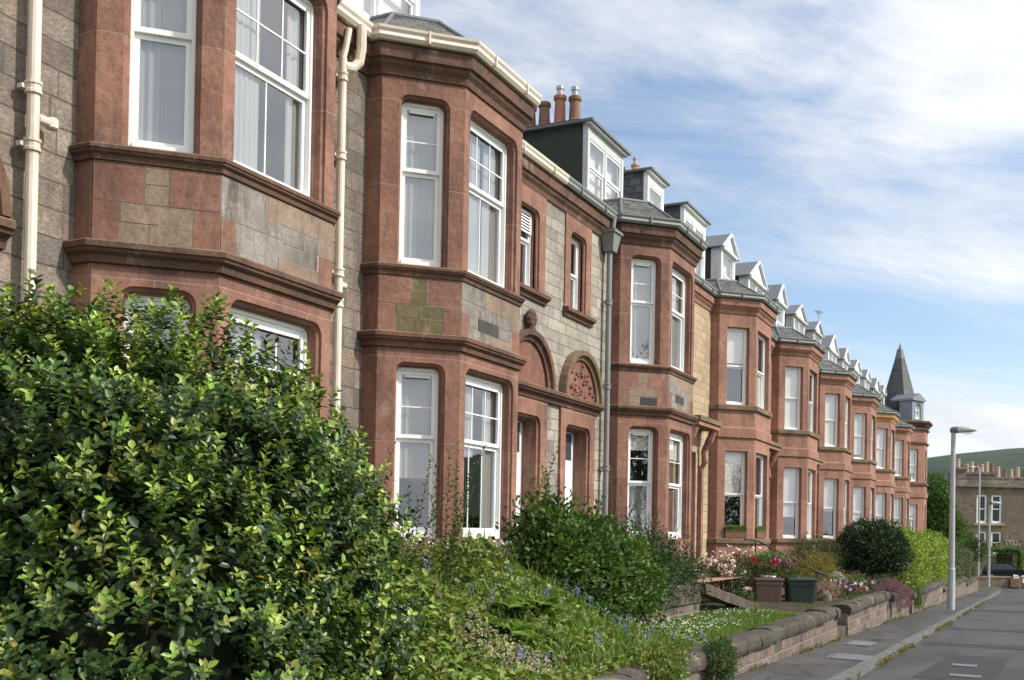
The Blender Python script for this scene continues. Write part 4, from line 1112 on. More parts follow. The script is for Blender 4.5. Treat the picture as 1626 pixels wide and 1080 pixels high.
setp(leaf_mesh('daisies', c, a, u, r, r*.9, q, 'petal'), 'white daisies sprinkled over the front lawn', 'daisies', None, 'stuff')
# bluebells and small flowers among the weeds
NBB = 48
bx = np.concatenate([rng.uniform(9.2, 11.5, 14), rng.uniform(12.2, 15.5, 34)]); by = rng.uniform(4.2, 5.9, NBB)
C_l = []
for i in range(NBB):
    zz = garden(bx[i], by[i])+heap(bx[i], by[i])+.12
    for j in range(9): C_l.append((bx[i]+rng.normal(0, .022), by[i]+rng.normal(0, .022), zz-.04+j*.016))
C_l = np.array(C_l); nb_ = len(C_l)
setp(leaf_mesh('bluebells', C_l, nrm(rng.normal(0, .7, (nb_, 3))+np.array([0, 0, -.6])), nrm(rng.normal(0, 1, (nb_, 3))), .03, .02, np.repeat(palette([(.20, .21, .45), (.27, .27, .52), (.46, .40, .56), (.36, .33, .5)], NBB, .1), 9, 0), 'petal'),
     'blue and lilac bluebell spikes among the weeds by the lawn', 'bluebells', None, 'stuff')
# ferns
def fern(loc, n, ln, label):
    t = thing('fern', label, 'fern', loc, 'ferns in the wild bed'); P = []; A = []; U = []; S = []
    for i in range(n):
        az = i*2.4+random.uniform(-.2, .2); d = np.array([math.cos(az), math.sin(az), 0]); el = random.uniform(.5, 1.0)
        for s in np.linspace(.12, 1, 34):
            p = np.array(loc)+d*ln*s*math.cos(el*.8)+np.array([0, 0, ln*(s*math.sin(el)*1.1-.55*s*s)])
            sd = np.cross(d, [0, 0, 1.])
            for q in (-1, 1): P.append(p); A.append(sd*q+d*.35+np.array([0, 0, -.1])); U.append((0, 0, 1)); S.append(.10*math.sin(math.pi*min(1, s*.85+.12))+.015)
    S = np.array(S); leaf_mesh('fronds', np.array(P), np.array(A), np.array(U, float), S, S*.28, palette([(.12, .21, .03), (.15, .24, .04)], len(P), .15), 'leaf', t, .1, .25)
for (fx, fy), lb in zip(((10.6, 5.3), (11.2, 5.2), (10.2, 5.05)), ('bright green fern in the undergrowth, middle one of the three ferns', 'fern farthest along the undergrowth, nearest the lawn', 'fern in the undergrowth close against the big glossy shrub')):
    fern((fx, fy, garden(fx, fy)+heap(fx, fy)*.9), 12, .42, lb)
# pinkish seed-head clump at the foot of the big shrub
fx = rng.uniform(9.0, 10.0, 520); fy = rng.uniform(4.25, 5.1, 520); fz = gv(fx, fy)+heap(fx, fy)+rng.uniform(-.05, .16, 520)
c, a, u, r, q = flowers(fx, fy, fz, .012, [(.52, .40, .33), (.62, .52, .45), (.42, .30, .24)], 4, .9)
setp(leaf_mesh('seed_heads', c, a, u, r, r, q, 'petal'), 'pale pinkish dried seed heads at the foot of the big shrub', 'wild flowers', None, 'stuff')

def shrub(name, label, cat, blobs, M_, k, sd, L, W, pal, group=None, mat='leaf', fill=0, base=None, nst=8, **kw):
    c0 = blobs[0][0]; b = base or (c0[0], c0[1], garden(c0[0], max(4.1, c0[1])))
    t = thing(name, label, cat, b, group)
    clumped('leaves', blobs, M_, k, sd, L, W, pal, mat, t, fill=fill, **kw)
    stems('branches', b, [tuple(np.array(q[0])+rng.normal(0, .35, 3)*np.array(q[1])) for q in blobs for _ in range(nst)], .025, .006, t)
    return t
MG = [(.055, .105, .02), (.075, .13, .025), (.04, .08, .017), (.10, .16, .032)]
t = shrub('leafy_shrub', 'tall mid-green leafy shrub hiding the foot of the arched doorways', 'shrub',
      [((15.0, 6.35, -.8), (1.0, .75, .95)), ((14.05, 6.4, -.55), (.6, .5, .95)), ((15.8, 6.4, -.75), (.9, .7, .85)), ((16.9, 6.3, -.9), (.8, .65, .7))], 1500, 11, .09, .088, .056, MG, fill=4500, hi=1.1, rough=.2)
s0 = [(13.8, 6.3, .25), (14.0, 6.35, .25), (13.75, 6.35, .1), (14.3, 6.3, .15), (14.8, 6.2, .1), (13.8, 6.3, .3), (15.4, 6.3, -.05), (13.5, 6.3, .1), (14.5, 6.2, .1)]
sprigs('shoot_leaves', s0, [(-.1, 0, 1), (.1, 0, 1), (-.15, 0, 1), (.8, 0, .6), (.9, -.1, .5), (.3, 0, 1), (.6, 0, .8), (-.2, -.1, .9), (.7, 0, .4)], .75, 15, .1, .06, MG, 'leaf', t, .008, .25)
t = shrub('dark_shrub', 'dark loose twiggy bush in front of the bay with lace curtains', 'shrub',
      [((18.6, 6.5, -.75), (1.05, .75, .85)), ((20.2, 6.5, -.95), (.95, .65, .7)), ((17.6, 6.4, -.8), (.8, .7, .7))], 1100, 9, .09, .055, .026, [(.022, .048, .014), (.03, .06, .016), (.045, .07, .02)], fill=3200, hi=1.1, rough=.2)
sp, sn = blob_shell([((18.6, 6.5, -.75), (1.05, .75, .85)), ((20.2, 6.5, -.95), (.95, .65, .7))], 70, .8, 1, .1, .1)
sprigs('shoot_leaves', sp[:60], nrm(sn[:60]*.6+np.array([0, 0, 1.])+rng.normal(0, .3, (60, 3))), .5, 16, .045, .02, [(.03, .06, .016), (.05, .08, .022)], 'leaf', t, .006, .2)
t = thing('climbing_rose', 'thin climbing rose with small leaves against the grey pipe', 'climber', (18.6, 7.4, -1.5))
sprigs('leaves', [(18.5+.12*i, 7.3, -.4+.12*(i % 4)) for i in range(12)], [(random.uniform(-.5, .5), -.2, 1) for _ in range(12)], .95, 17, .055, .034, [(.04, .075, .02), (.06, .09, .03), (.09, .07, .03)], 'leaf', t, .007, .3)
# tall shoots before the window of house 2
for (sx, sy, sz), dr, lb in (((9.75, 6.2, -.6), (.25, -.05, 1), 'tall arching leafy shoot leaning before the nearest full ground window'), ((10.1, 5.9, -.55), (.35, .1, 1), 'second tall thin shoot rising to the right across the red window mullion'), ((9.3, 6.4, -.7), (-.05, 0, 1), 'upright bushy shoot close to the big shrub before the ground window'), ((10.6, 6.1, -.55), (.1, 0, 1), 'short leafy shoot below the second pane of the nearest full bay')):
    t = thing('tall_shoot', lb, 'shoot', (sx, sy, sz-.6), 'tall wild shoots before the bay')
    st_ = [(sx+random.uniform(-.15, .15), sy+random.uniform(-.1, .1), sz-.45) for _ in range(5)]
    sprigs('leaves', st_, [(dr[0]+random.uniform(-.15, .15), dr[1], 1) for _ in range(5)], 1.75, 46, .075, .042, [(.045, .085, .02), (.065, .11, .025), (.08, .12, .03)], 'leaf', t, .007, .18)
# white flowers along the sill of house 2
fx = rng.uniform(12.3, 15.2, 420); fy = 7.75-np.clip(fx-12.4, 0, .9)+rng.normal(0, .05, 420)-.12; fz = rng.uniform(-.36, -.16, 420)
t = thing('white_flowers', 'small white flowers crowded along the sill of the nearest full bay', 'flowers', (13.6, 7.0, -1.5))
c, a, u, r, q = flowers(fx, fy, fz, .022, [(.8, .8, .76)], 5, .6)
leaf_mesh('blossoms', c, a, u, r, r*.9, q, 'petal', t)
gx = rng.uniform(12.2, 15.3, 1600); gy = 7.7-np.clip(gx-12.4, 0, .9)+rng.normal(0, .07, 1600)-.12
leaf_mesh('leaves', np.stack([gx, gy, rng.uniform(-1.4, -.22, 1600)], 1), rng.normal(0, 1, (1600, 3))+np.array([0, 0, .5]), rng.normal(0, .5, (1600, 3))+np.array([0, 0, 1.]), .06, .03, palette(UG, 1600), 'leaf', t)
# small plants by the wall
shrub('wall_tuft', 'round tufty green plant growing out of the pavement at the garden wall', 'plant', [((13.3, 3.62, -1.63), (.27, .2, .3))], 420, 8, .03, .04, .012, [(.06, .11, .02), (.08, .13, .03), (.045, .09, .02)], base=(13.3, 3.62, gz(13.3)+.1), nst=6)
shrub('wall_tuft', 'low leafy weed hanging over the coping at the near end of the wall', 'plant', [((11.3, 3.75, -1.5), (.5, .25, .2))], 260, 8, .05, .05, .03, UG, base=(11.3, 4.2, -1.7), nst=6)
def grass_tuft(loc, n, ln, spread, label):
    t = thing('grass_tuft', label, 'grass tuft', loc, 'tall grass tufts along the garden walls')
    p = np.array(loc)+rng.normal(0, 1, (n, 3))*np.array([spread, spread*.6, .02]); l = rng.uniform(.55, 1.1, n)*ln
    leaf_mesh('blades', p, nrm(rng.normal(0, .2, (n, 3))+np.array([0, 0, 1.])), nrm(rng.normal(0, 1, (n, 3))), l, .007, palette([(.10, .15, .03), (.13, .17, .045), (.08, .13, .025)], n, .15), 'leaf', t, .1, .03)
grass_tuft((18.9, 4.45, -1.72), 16, .8, .1, 'tall thin grass blades standing at the lawn edge behind the garden wall')
grass_tuft((38.3, 3.72, gz(38)+.1), 150, .95, .22, 'bushy tall grass in the wall gap past the purple heather')
grass_tuft((23.0, 4.4, -1.8), 30, .45, .1, 'small grass tuft beside the stone step')
t = shrub('heather', 'purple heather mound spilling over the short garden wall', 'heather', [((32.6, 3.85, -1.6), (1.0, .4, .33)), ((33.9, 3.72, -1.85), (.75, .3, .38))], 700, 8, .05, .05, .018, [(.19, .095, .115), (.25, .13, .15), (.13, .09, .075)], base=(33, 4.1, -1.9), nst=4)
# weeds along the kerb and wall foot
NW = 5200
wx = rng.uniform(12, 60, NW); on = rng.random(NW) < .62
wy = np.where(on, KY-.16+rng.normal(0, .035, NW), WF-.03+rng.normal(0, .03, NW)); wz = np.array([gz(v) for v in wx])+np.where(on, -.1, .0)
keep = (np.sin(wx*1.7)+np.sin(wx*.61+1)+rng.normal(0, .5, NW)) > .15; wx, wy, wz = wx[keep], wy[keep], wz[keep]
setp(leaf_mesh('kerb_weeds', np.stack([wx, wy, wz], 1), nrm(rng.normal(0, .6, (len(wx), 3))+np.array([0, 0, .9])), rng.normal(0, 1, (len(wx), 3)), rng.uniform(.05, .12, len(wx)), .02, palette([(.14, .16, .04), (.10, .13, .03), (.2, .17, .06), (.24, .17, .08)], len(wx)), 'leaf'), 'yellow-green weeds and dead leaves along the kerb and wall foot', 'weeds', None, 'stuff')

# --- flower bed before house 4
PB = [(.05, .09, .02), (.035, .07, .018), (.09, .12, .035)]
def azalea(label, blobs, fl, nf, pr, group='flowering shrubs by the bins'):
    t = shrub('azalea', label, 'flowering shrub', blobs, 240, 9, .05, .06, .03, PB, group, nst=4)
    p, n = blob_shell(blobs, nf, .95, 1.12, .12, -.2)
    p = np.repeat(p, 7, 0)+rng.normal(0, .045, (nf*7, 3))
    c, a, u, r, q = flowers(p[:, 0], p[:, 1], p[:, 2], pr, fl, 5, .9)
    leaf_mesh('blossoms', c, a, u, r, r*.95, q, 'petal', t)
azalea('pale pink azalea in full bloom by the stone edging', [((24.7, 6.55, -.98), (.42, .34, .3)), ((24.2, 6.85, -.82), (.32, .25, .2)), ((24.6, 6.2, -1.42), (.26, .22, .18))], [(.72, .52, .48), (.78, .62, .57), (.66, .45, .43)], 46, .036)
azalea('crimson azalea behind the brown bin', [((26.2, 6.6, -.85), (.45, .35, .32)), ((26.6, 6.1, -.98), (.4, .3, .25)), ((27.0, 6.0, -1.1), (.3, .3, .25))], [(.34, .018, .035), (.42, .03, .06)], 30, .04)
azalea('magenta rhododendron with few round blooms behind the bins', [((27.2, 5.95, -1.0), (.55, .4, .35))], [(.55, .12, .33), (.62, .2, .42)], 7, .06)
shrub('leafy_plant', 'pale green leafy perennial beside the crimson azalea', 'plant', [((27.6, 6.3, -.95), (.8, .5, .4)), ((28.6, 6.4, -.9), (.7, .5, .4))], 500, 9, .06, .075, .03, [(.10, .15, .045), (.13, .17, .06), (.07, .12, .03)], nst=4)
t = thing('wild_daisies', 'tall stalked white daisies before the red base of the planter bay', 'flowers', (27, 7.0, -1.5))
sx = rng.uniform(24.6, 28.8, 60); sy = rng.uniform(6.6, 7.2, 60); sz = rng.uniform(-.95, -.3, 60)
mb = MB()
for i in range(60): mb.tube([(sx[i]+.05, sy[i], -1.5), (sx[i], sy[i], sz[i])], .004, 'bin_green', 4)
mb.build('stalks', t)
c, a, u, r, q = flowers(sx, sy, sz, .045, [(.8, .78, .62)], 6, .6); leaf_mesh('blossoms', c, a, u, r, r*.7, q, 'petal', t)
shrub('leafy_plant', 'low weedy greenery along the foot of the yellow stone wall', 'plant', [((24.0, 7.4, -1.1), (1.2, .6, .5)), ((26, 7.2, -1.3), (1.3, .4, .35))], 500, 8, .08, .05, .025, UG, nst=4)
shrub('olive_bush', 'rounded olive green bush in front of the second plain bay', 'bush', [((33.4, 6.2, -.75), (1.2, .85, .75)), ((34.8, 6.0, -.95), (1.0, .8, .65))], 1200, 9, .07, .05, .018, [(.05, .075, .022), (.065, .09, .03), (.04, .065, .018)], fill=2500)
shrub('golden_bush', 'golden yellow bush behind the black handrail', 'bush', [((30.9, 5.6, -.95), (.65, .45, .45)), ((30.2, 5.9, -1.15), (.5, .4, .4))], 600, 9, .06, .045, .018, [(.24, .18, .035), (.18, .16, .035), (.12, .13, .03)], fill=800)
shrub('leafy_plant', 'bright green low plants below the clipped dark tree', 'plant', [((31.5, 5.0, -1.5), (1.3, .5, .35)), ((33.8, 4.9, -1.6), (1.4, .5, .35)), ((36.5, 4.7, -1.6), (1.0, .5, .4))], 900, 8, .07, .05, .03, [(.07, .125, .025), (.09, .14, .03), (.05, .10, .025), (.12, .11, .04)], nst=4)
fx = rng.uniform(29.5, 36, 130); fy = rng.uniform(4.4, 5.3, 130)
c, a, u, r, q = flowers(fx, fy, gv(fx, fy)+rng.uniform(.25, .5, 130), .05, [(.45, .3, .55), (.6, .35, .5), (.5, .05, .12), (.7, .6, .65)], 5, .6)
setp(leaf_mesh('bedding_flowers', c, a, u, r, r*.9, q, 'petal'), 'small pink and lilac flowers scattered below the clipped dark tree', 'flowers', None, 'stuff')
shrub('leafy_plant', 'dusty pink low ground cover beside the dark green bin', 'plant', [((28.9, 5.1, -1.5), (.8, .4, .25))], 260, 8, .05, .05, .02, [(.24, .15, .11), (.16, .14, .06), (.3, .2, .16)], nst=3)
def rock(name, c, r, label, mat, cat='rock'):
    mb = MB(); rows = []; r_ = np.random.default_rng(int(c[0]*100))
    for i in range(9):
        th = math.pi*i/8; rows.append([(c[0]+r[0]*math.sin(th)*math.cos(a)*(1+r_.normal(0, .07)), c[1]+r[1]*math.sin(th)*math.sin(a)*(1+r_.normal(0, .07)), c[2]+r[2]*math.cos(th)*(1+r_.normal(0, .05))) for a in [2*math.pi*k/12 for k in range(12)]])
    mb.grid(rows, mat, True); setp(mb.build(name, None, smooth=True), label, cat)
rock('boulder', (28.6, 5.0, -1.62), (.2, .17, .2), 'pale round boulder right of the dark green bin', 'palestone')
rock('boulder', (33.0, 5.5, -1.28), (.42, .3, .2), 'pale rockery stone beside the trunk of the clipped tree', 'palestone')

# stone edging, slabs and gravel
mb = MB()
for i in range(7):
    x0 = 16.9+.52*i; mb.hexa([(x0, 5.95, -1.35), (x0+.51, 5.95, -1.35), (x0+.51, 6.2, -1.35), (x0, 6.2, -1.35), (x0+.01, 5.97, -.98+random.uniform(-.02, .02)), (x0+.5, 5.97, -1.0), (x0+.5, 6.18, -.98), (x0+.01, 6.18, -.98)], 'stone')
mb.box(16.9, 20.55, 6.0, 6.15, -1.75, -1.35, 'rubble')
setp(mb.build('stone_edging'), 'low dark stone kerb holding back the gravel above the lawn', 'edging')
mb = MB(); mb.grid([[(x, y, -1.02+.0*y) for y in (6.2, 7.0, 7.6)] for x in (19.5, 22, 25)], 'gravel'); setp(mb.build('gravel'), 'pinkish gravel strip behind the stone kerb', 'gravel', None, 'structure')
def beam(a, b, w, h, mat, name, label, cat):
    A, B = Vector(a), Vector(b); d = (B-A).normalized(); s = Vector((-d.y, d.x, 0)).normalized()*w/2; u = Vector((0, 0, h))
    mb = MB(); n = 6; rows = []
    for i in range(n+1):
        p = A.lerp(B, i/n)+Vector((0, 0, random.uniform(-.015, .015)))
        rows.append([tuple(p-s), tuple(p-s*.9+u*.85), tuple(p-s*.6+u), tuple(p+s*.6+u), tuple(p+s*.9+u*.85), tuple(p+s)])
    mb.grid(rows, mat, True); mb.face(rows[0][::-1], mat); mb.face(rows[-1], mat); setp(mb.build(name), label, cat)
beam((20.5, 6.0, -1.2), (23.4, 5.6, -1.75), .3, .22, 'stone', 'coping_slab', 'long stone coping slab sloping down beside the garden steps', 'slab')
beam((21.6, 6.1, -1.62), (23.8, 5.9, -1.75), .45, .14, 'stone', 'stone_step', 'rough low garden step beside the sloping slab', 'step')
beam((20.9, 6.9, -1.02), (23.6, 6.8, -1.08), .2, .16, 'stone', 'coping_slab', 'straight stone slab lying across the pink gravel', 'slab')
beam((21.1, 5.45, -1.78), (22.6, 5.35, -1.8), .25, .07, 'palestone', 'coping_slab', 'thin pale flagstone at the back edge of the lawn', 'slab')
beam((22.2, 4.95, -2.08), (26.2, 4.5, -2.1), .3, .26, 'stone', 'stone_edging', 'low stone edging running in front of the two bins', 'edging')

# wheelie bins
def bin_(loc, rot, mat, label, ht=1.07):
    t = thing('wheelie_bin', label, 'bin', loc, 'wheelie bins in the front garden'); c, s = math.cos(rot), math.sin(rot)
    T = lambda x, y, z: (loc[0]+x*c-y*s, loc[1]+x*s+y*c, loc[2]+z)
    def ringr(hx, hy, z, r=.06, oy=0):
        pts = []
        for sx, sy, a0 in ((1, 1, 0), (-1, 1, 90), (-1, -1, 180), (1, -1, 270)):
            for k in range(4):
                a = R(a0+30*k); pts.append(T(sx*(hx-r)+r*math.cos(a), oy+sy*(hy-r)+r*math.sin(a), z))
        return pts
    mb = MB(); mb.grid([ringr(.22, .27, .06), ringr(.245, .31, .1), ringr(.275, .35, ht-.2), ringr(.275, .35, ht-.18), ringr(.29, .365, ht-.175), ringr(.29, .365, ht-.12), ringr(.275, .35, ht-.115), ringr(.272, .345, ht-.08)], mat, True)
    mb.face(ringr(.22, .27, .06)[::-1], mat); mb.build('body', t, smooth=False)
    l = MB(); l.grid([ringr(.285, .36, ht-.085, .05), ringr(.305, .385, ht-.075, .05), ringr(.305, .385, ht-.04, .05), ringr(.28, .35, ht-.015, .05), ringr(.2, .25, ht, .05)], mat, True); l.face(ringr(.2, .25, ht, .05), mat)
    l.build('lid', t)
    h = MB(); h.tube([T(-.24, .44, ht-.12), T(.24, .44, ht-.12)], .016, mat, 8)
    for x in (-.22, .22): h.tube([T(x, .34, ht-.13), T(x, .44, ht-.12)], .018, mat, 6)
    h.build('handle', t)
    for x in (-.23, .23):
        w = MB(); w.tube([T(x-.025, .27, .1), T(x+.025, .27, .1)], .1, 'rubber', 16); w.build('wheel', t)
bin_((26.45, 6.05, -2.13), R(28), 'bin_brown', 'brown wheelie bin standing beside the dark green one')
bin_((27.25, 5.38, -2.14), R(22), 'bin_green', 'dark green wheelie bin standing right of the brown one')
mb = MB(); mb.box(26.3, 26.75, 5.85, 6.2, -1.055, -1.03, 'paper'); setp(mb.build('paper_sheet'), 'crumpled white sheet lying on the brown bin lid', 'paper')
# handrail
mb = MB(); mb.tube([(29.0, 7.22, -.16), (29.45, 7.1, -.16), (29.6, 7.0, -.2), (30.1, 5.45, -1.02), (30.2, 5.2, -1.12)], .026, 'black', 8)
mb.tube([(29.5, 7.05, -.18), (29.5, 7.05, -1.6)], .02, 'black', 8); mb.tube([(30.08, 5.5, -1.0), (30.08, 5.5, -1.9)], .03, 'black', 8)
setp(mb.build('handrail'), 'black iron handrail sloping down the front steps', 'handrail')
mb = MB()
for i in range(5): mb.box(28.2, 29.5, 7.2-.32*(i+1), 7.2-.32*i, -2.0, -1.1-.16*i, 'stone')
setp(mb.build('front_steps'), 'stone front steps beside the black handrail', 'steps')
# wicker planters on the sill of house 4
p4 = bay_path(B4)
for i, (u0, u1), lb in ((1, (.26, .96), 'wicker trough planter on the canted ground sill beside the yellow stone wall'), (2, (.25, 1.25), 'wicker trough planter on the street-facing ground sill of the same bay')):
    p, d, n, L = frame(p4[i], p4[i+1]); t = thing('window_planter', lb, 'planter', (p.x+d.x*.6, p.y+d.y*.6, -.12), 'wicker planters on the sill')
    mb = MB(); lbox(mb, p, d, n, u0, u1, -.128, .07, -.06, .1, 'wicker'); lbox(mb, p, d, n, u0-.015, u1+.015, .07, .095, -.075, .115, 'wicker'); mb.build('trough', t)
    cc = Vector((p.x+d.x*(u0+u1)/2, p.y+d.y*(u0+u1)/2)); m = 500
    s_ = rng.uniform(u0, u1, m); q_ = rng.uniform(-.08, .1, m)
    pp = np.stack([p.x+d.x*s_-n.x*q_, p.y+d.y*s_-n.y*q_, rng.uniform(.07, .2, m)], 1)
    leaf_mesh('leaves', pp, rng.normal(0, 1, (m, 3))+np.array([0, 0, .8]), rng.normal(0, .5, (m, 3))+np.array([0, 0, 1.]), .06, .03, palette([(.09, .16, .03), (.13, .2, .05)], m), 'leaf', t)

# --- clipped tree, hedges
t = thing('clipped_tree', 'dark evergreen clipped into a round ball on a short trunk', 'tree', (35.0, 4.75, -1.85))
BT = [((35.0, 4.75, -.42), (1.08, 1.02, .88)), ((35.3, 4.5, -.55), (.9, .8, .75))]
clumped('crown', BT, 1500, 10, .06, .07, .034, [(.018, .04, .013), (.026, .052, .015), (.036, .065, .02)], 'leaf_gloss', t, lo=.86, hi=1.05, rough=.1, fill=4000)
stems('trunk', (35.0, 4.75, -1.85), [(35.1, 4.75, -.6), (34.8, 4.8, -.6)], .08, .04, t, n=10)
def hedge(label, x0, x1, y0, y1, zb, zt, n, L, W, pal, group='clipped hedges along the gardens', slope=0., wob=.06, name='hedge', cat='hedge'):
    t = thing(name, label, cat, ((x0+x1)/2, (y0+y1)/2, zb), group)
    u = rng.random((n, 3)); face = rng.choice(4, n, p=[.42, .36, .12, .10])
    X = x0+(x1-x0)*u[:, 0]; Yy = y0+(y1-y0)*u[:, 1]; Z = zb+(zt-zb)*u[:, 2]; N = np.zeros((n, 3))
    Yy = np.where(face == 0, y0, Yy); N[face == 0] = (0, -1, 0)
    Z = np.where(face == 1, zt, Z); N[face == 1] = (0, 0, 1)
    X = np.where(face == 2, x0, X); N[face == 2] = (-1, 0, 0)
    X = np.where(face == 3, x1, X); N[face == 3] = (1, 0, 0)
    # rounded top edges and bulging sides
    zz = (Z-zb)/(zt-zb); rnd = np.clip((zz-.8)/.2, 0, 1)**2*.22
    yc = (y0+y1)/2; Yy = yc+(Yy-yc)*(1-rnd/(y1-y0)*1.6)
    w = wob*(np.sin(X*2.3+Z*2)+np.sin(X*1.1+Yy*3+1.7)+np.sin(X*.45+2)*1.3)
    spk = (rng.random(n) < .08)[:, None]*np.abs(rng.normal(0, .12, (n, 1)))*(N+np.array([0, 0, .6]))
    pos = np.stack([X, Yy, Z-slope*(X-x0)], 1)+N*w[:, None]+rng.normal(0, .05, (n, 3))+spk-N*np.abs(rng.normal(0, .09, n))[:, None]
    hd = nrm(N*.7+rng.normal(0, .6, (n, 3))+np.array([0, 0, .4])); up = nrm(N+np.array([0, 0, .6])+rng.normal(0, .4, (n, 3)))
    s = rng.uniform(.7, 1.3, n)
    leaf_mesh('leaves', pos, hd, up, L*s, W*s, palette(pal, n, .2), 'leaf', t)
    mb = MB(); k = max(3, int((x1-x0)/.6))
    for i in range(k):
        xx = x0+.3+(x1-x0-.6)*i/max(1, k-1); zs = -slope*(xx-x0)
        mb.tube([(xx, yc, zb-.15), (xx+random.uniform(-.1, .1), yc, (zb+zt)/2+zs), (xx+random.uniform(-.25, .25), yc+random.uniform(-.1, .1), zt-.25+zs)], [.04, .03, .012], 'bark', 6)
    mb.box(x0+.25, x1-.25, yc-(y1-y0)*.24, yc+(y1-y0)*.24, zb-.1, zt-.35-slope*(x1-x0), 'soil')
    mb.build('branches', t)
hedge('bright yellow-green clipped hedge behind the tall grey lamp post', 39.5, 58, 4.1, 5.3, -2.1, .02, 24000, .10, .055, [(.15, .225, .026), (.20, .275, .035), (.10, .17, .022), (.24, .31, .045)], slope=.012, wob=.10)
hedge('dull grey-green hedge at the far end of the garden walls', 62, 79.5, 4.0, 5.2, -2.6, -.45, 9000, .1, .05, [(.06, .085, .03), (.05, .075, .025), (.08, .10, .04)], slope=.028, wob=.1)

# --- lamp posts
def lamp(x, y, zt, label, big=True):
    z0 = gz(x)+.1
    t = thing('street_lamp', label, 'street lamp', (x, y, z0), 'grey street lamps')
    h = zt-z0; mb = MB()
    if big: mb.tube([(x, y, z0), (x, y, z0+1.4), (x, y, z0+1.45), (x, y, zt)], [.13, .125, .105, .075], 'galv', 14); mb.box(x-.01+.1, x+.125, y-.05, y+.05, z0+.4, z0+.9, 'galv')
    else: mb.tube([(x, y, z0), (x, y, zt)], [.1, .06], 'galv', 10)
    mb.build('post', t)
    hd = MB(); L = .78; rows = []
    for u, hw, hh, dz in ((-.1, .06, .07, 0), (-.06, .1, .13, .01), (.15, .11, .15, .02), (.2, .14, .16, .03), (.5, .16, .14, .03), (.68, .12, .09, .03), (.76, .04, .03, .03)):
        rows.append([(x+hw*math.cos(a), y-u, zt+.05+dz+hh*math.sin(a)*(1 if math.sin(a) > 0 else .5)) for a in [2*math.pi*k/14 for k in range(14)]])
    hd.grid(rows, 'lamp_white', True); hd.face(rows[0], 'lamp_white'); hd.face(rows[-1][::-1], 'lamp_white')
    hd.grid([[(x+hw*math.cos(a)*1.02, y-u, zt+.07+hh*math.sin(a)*1.03*(1 if math.sin(a) > 0 else .5)) for a in [2*math.pi*k/14 for k in range(14)]] for u, hw, hh in ((-.11, .065, .08), (-.06, .103, .135), (.14, .113, .155))], 'lamp_dark', True)
    ho = hd.build('lamp_head', t, smooth=True)
    g = MB(); g.grid([[(x+r*.13*math.cos(a), y-.44-r*.22*math.sin(a), zt+.02-.09*(1-r*r)) for a in [2*math.pi*k/12 for k in range(12)]] for r in (1, .8, .5, .1)], 'glass', True); g.build('lens', ho)
lamp(40.0, 2.75, 3.62, 'tall grey street lamp post standing at the kerb by the bright hedge')
lamp(84.2, 3.3, 2.42, 'small distant street lamp at the end of the pavement, lower than the hooked one', False)
t = thing('street_lamp', 'distant hooked street lamp standing before the end house windows', 'street lamp', (103.4, 4.9, -3.6), 'grey street lamps')
mb = MB(); mb.tube([(103.4, 4.9, -3.6), (103.4, 4.9, 5.9), (103.4, 4.92, 6.15), (103.3, 5.1, 6.35), (103.2, 5.3, 6.3)], [.09, .07, .06, .05, .05], 'galv', 8); mb.build('post', t)
mb = MB(); mb.lathe((103.2, 5.5, 6.18), [(.05, 0), (.22, .05), (.2, .14), (.06, .2)], 'lamp_white', 10); mb.build('lamp_head', t)

# --- beyond the end of the terrace
t = thing('garden_wall', 'pale stone wall across the end of the street, in front of the dark car', 'wall', (88, 0, -3.6))
mb = MB(); A, B = Vector((86.5, 5.5)), Vector((95, -9)); d = (B-A).normalized(); n = Vector((d.y, -d.x)); L = (B-A).length
lbox(mb, A, d, -n, 0, L, -3.7, -2.95, 0, .4, 'rubble'); mb.build('stonework', t)
mb = MB(); lbox(mb, A, d, -n, 0, L, -2.95, -2.83, -.04, .44, 'block_cap' if False else 'blockB'); mb.build('coping', t)
mb = MB(); lbox(mb, A, d, -n, 0, L, -3.75, -3.5, 1.2, 1.35, 'kerb')
# end house
e = thing('stone_house', 'brown stone house with a row of chimney pots at the end of the street', 'house', (114, 6, -3.6))
EA, EB = Vector((113.4, 7.45)), Vector((121.5, -9.0)); dE = (EB-EA).normalized(); nE = Vector((dE.y, -dE.x)); 
if nE.x > 0: nE = -nE
LE = (EB-EA).length
kx = 1.0
ops = []
cols = [(2.0, 3.05), (3.45, 4.5)]
mb = MB(); s0 = 0
for a, b in cols+[(9.6, 10.7), (11.1, 12.2)]:
    panel(mb, EA, dE, nE, s0, a-.15, -3.6, 5.0, [], 'far_ashlar', REV_P)
    panel(mb, EA, dE, nE, a-.15, b+.15, -3.6, 5.0, [(a, b, -1.55, .65, 0), (a, b, 1.45, 4.25, 0)], 'far_ashlar', REV_P); s0 = b+.15
panel(mb, EA, dE, nE, s0, LE, -3.6, 5.0, [], 'far_ashlar', REV_P)
pe = lambda s, q, z: (EA.x+dE.x*s-nE.x*q, EA.y+dE.y*s-nE.y*q, z)
mb.face([pe(0, 0, -3.6), pe(0, 10, -3.6), pe(0, 10, 5.0), pe(0, 0, 5.0)], 'far_ashlar'); mb.face([pe(LE, 0, -3.6), pe(LE, 10, -3.6), pe(LE, 10, 5.0), pe(LE, 0, 5.0)], 'far_ashlar')
mb.face([pe(0, 10, -3.6), pe(LE, 10, -3.6), pe(LE, 10, 5), pe(0, 10, 5)], 'far_ashlar'); mb.face([pe(0, .5, 5.2), pe(LE, .5, 5.2), pe(LE, 10, 5.2), pe(0, 10, 5.2)], 'lead')
mb.build('wall', e)
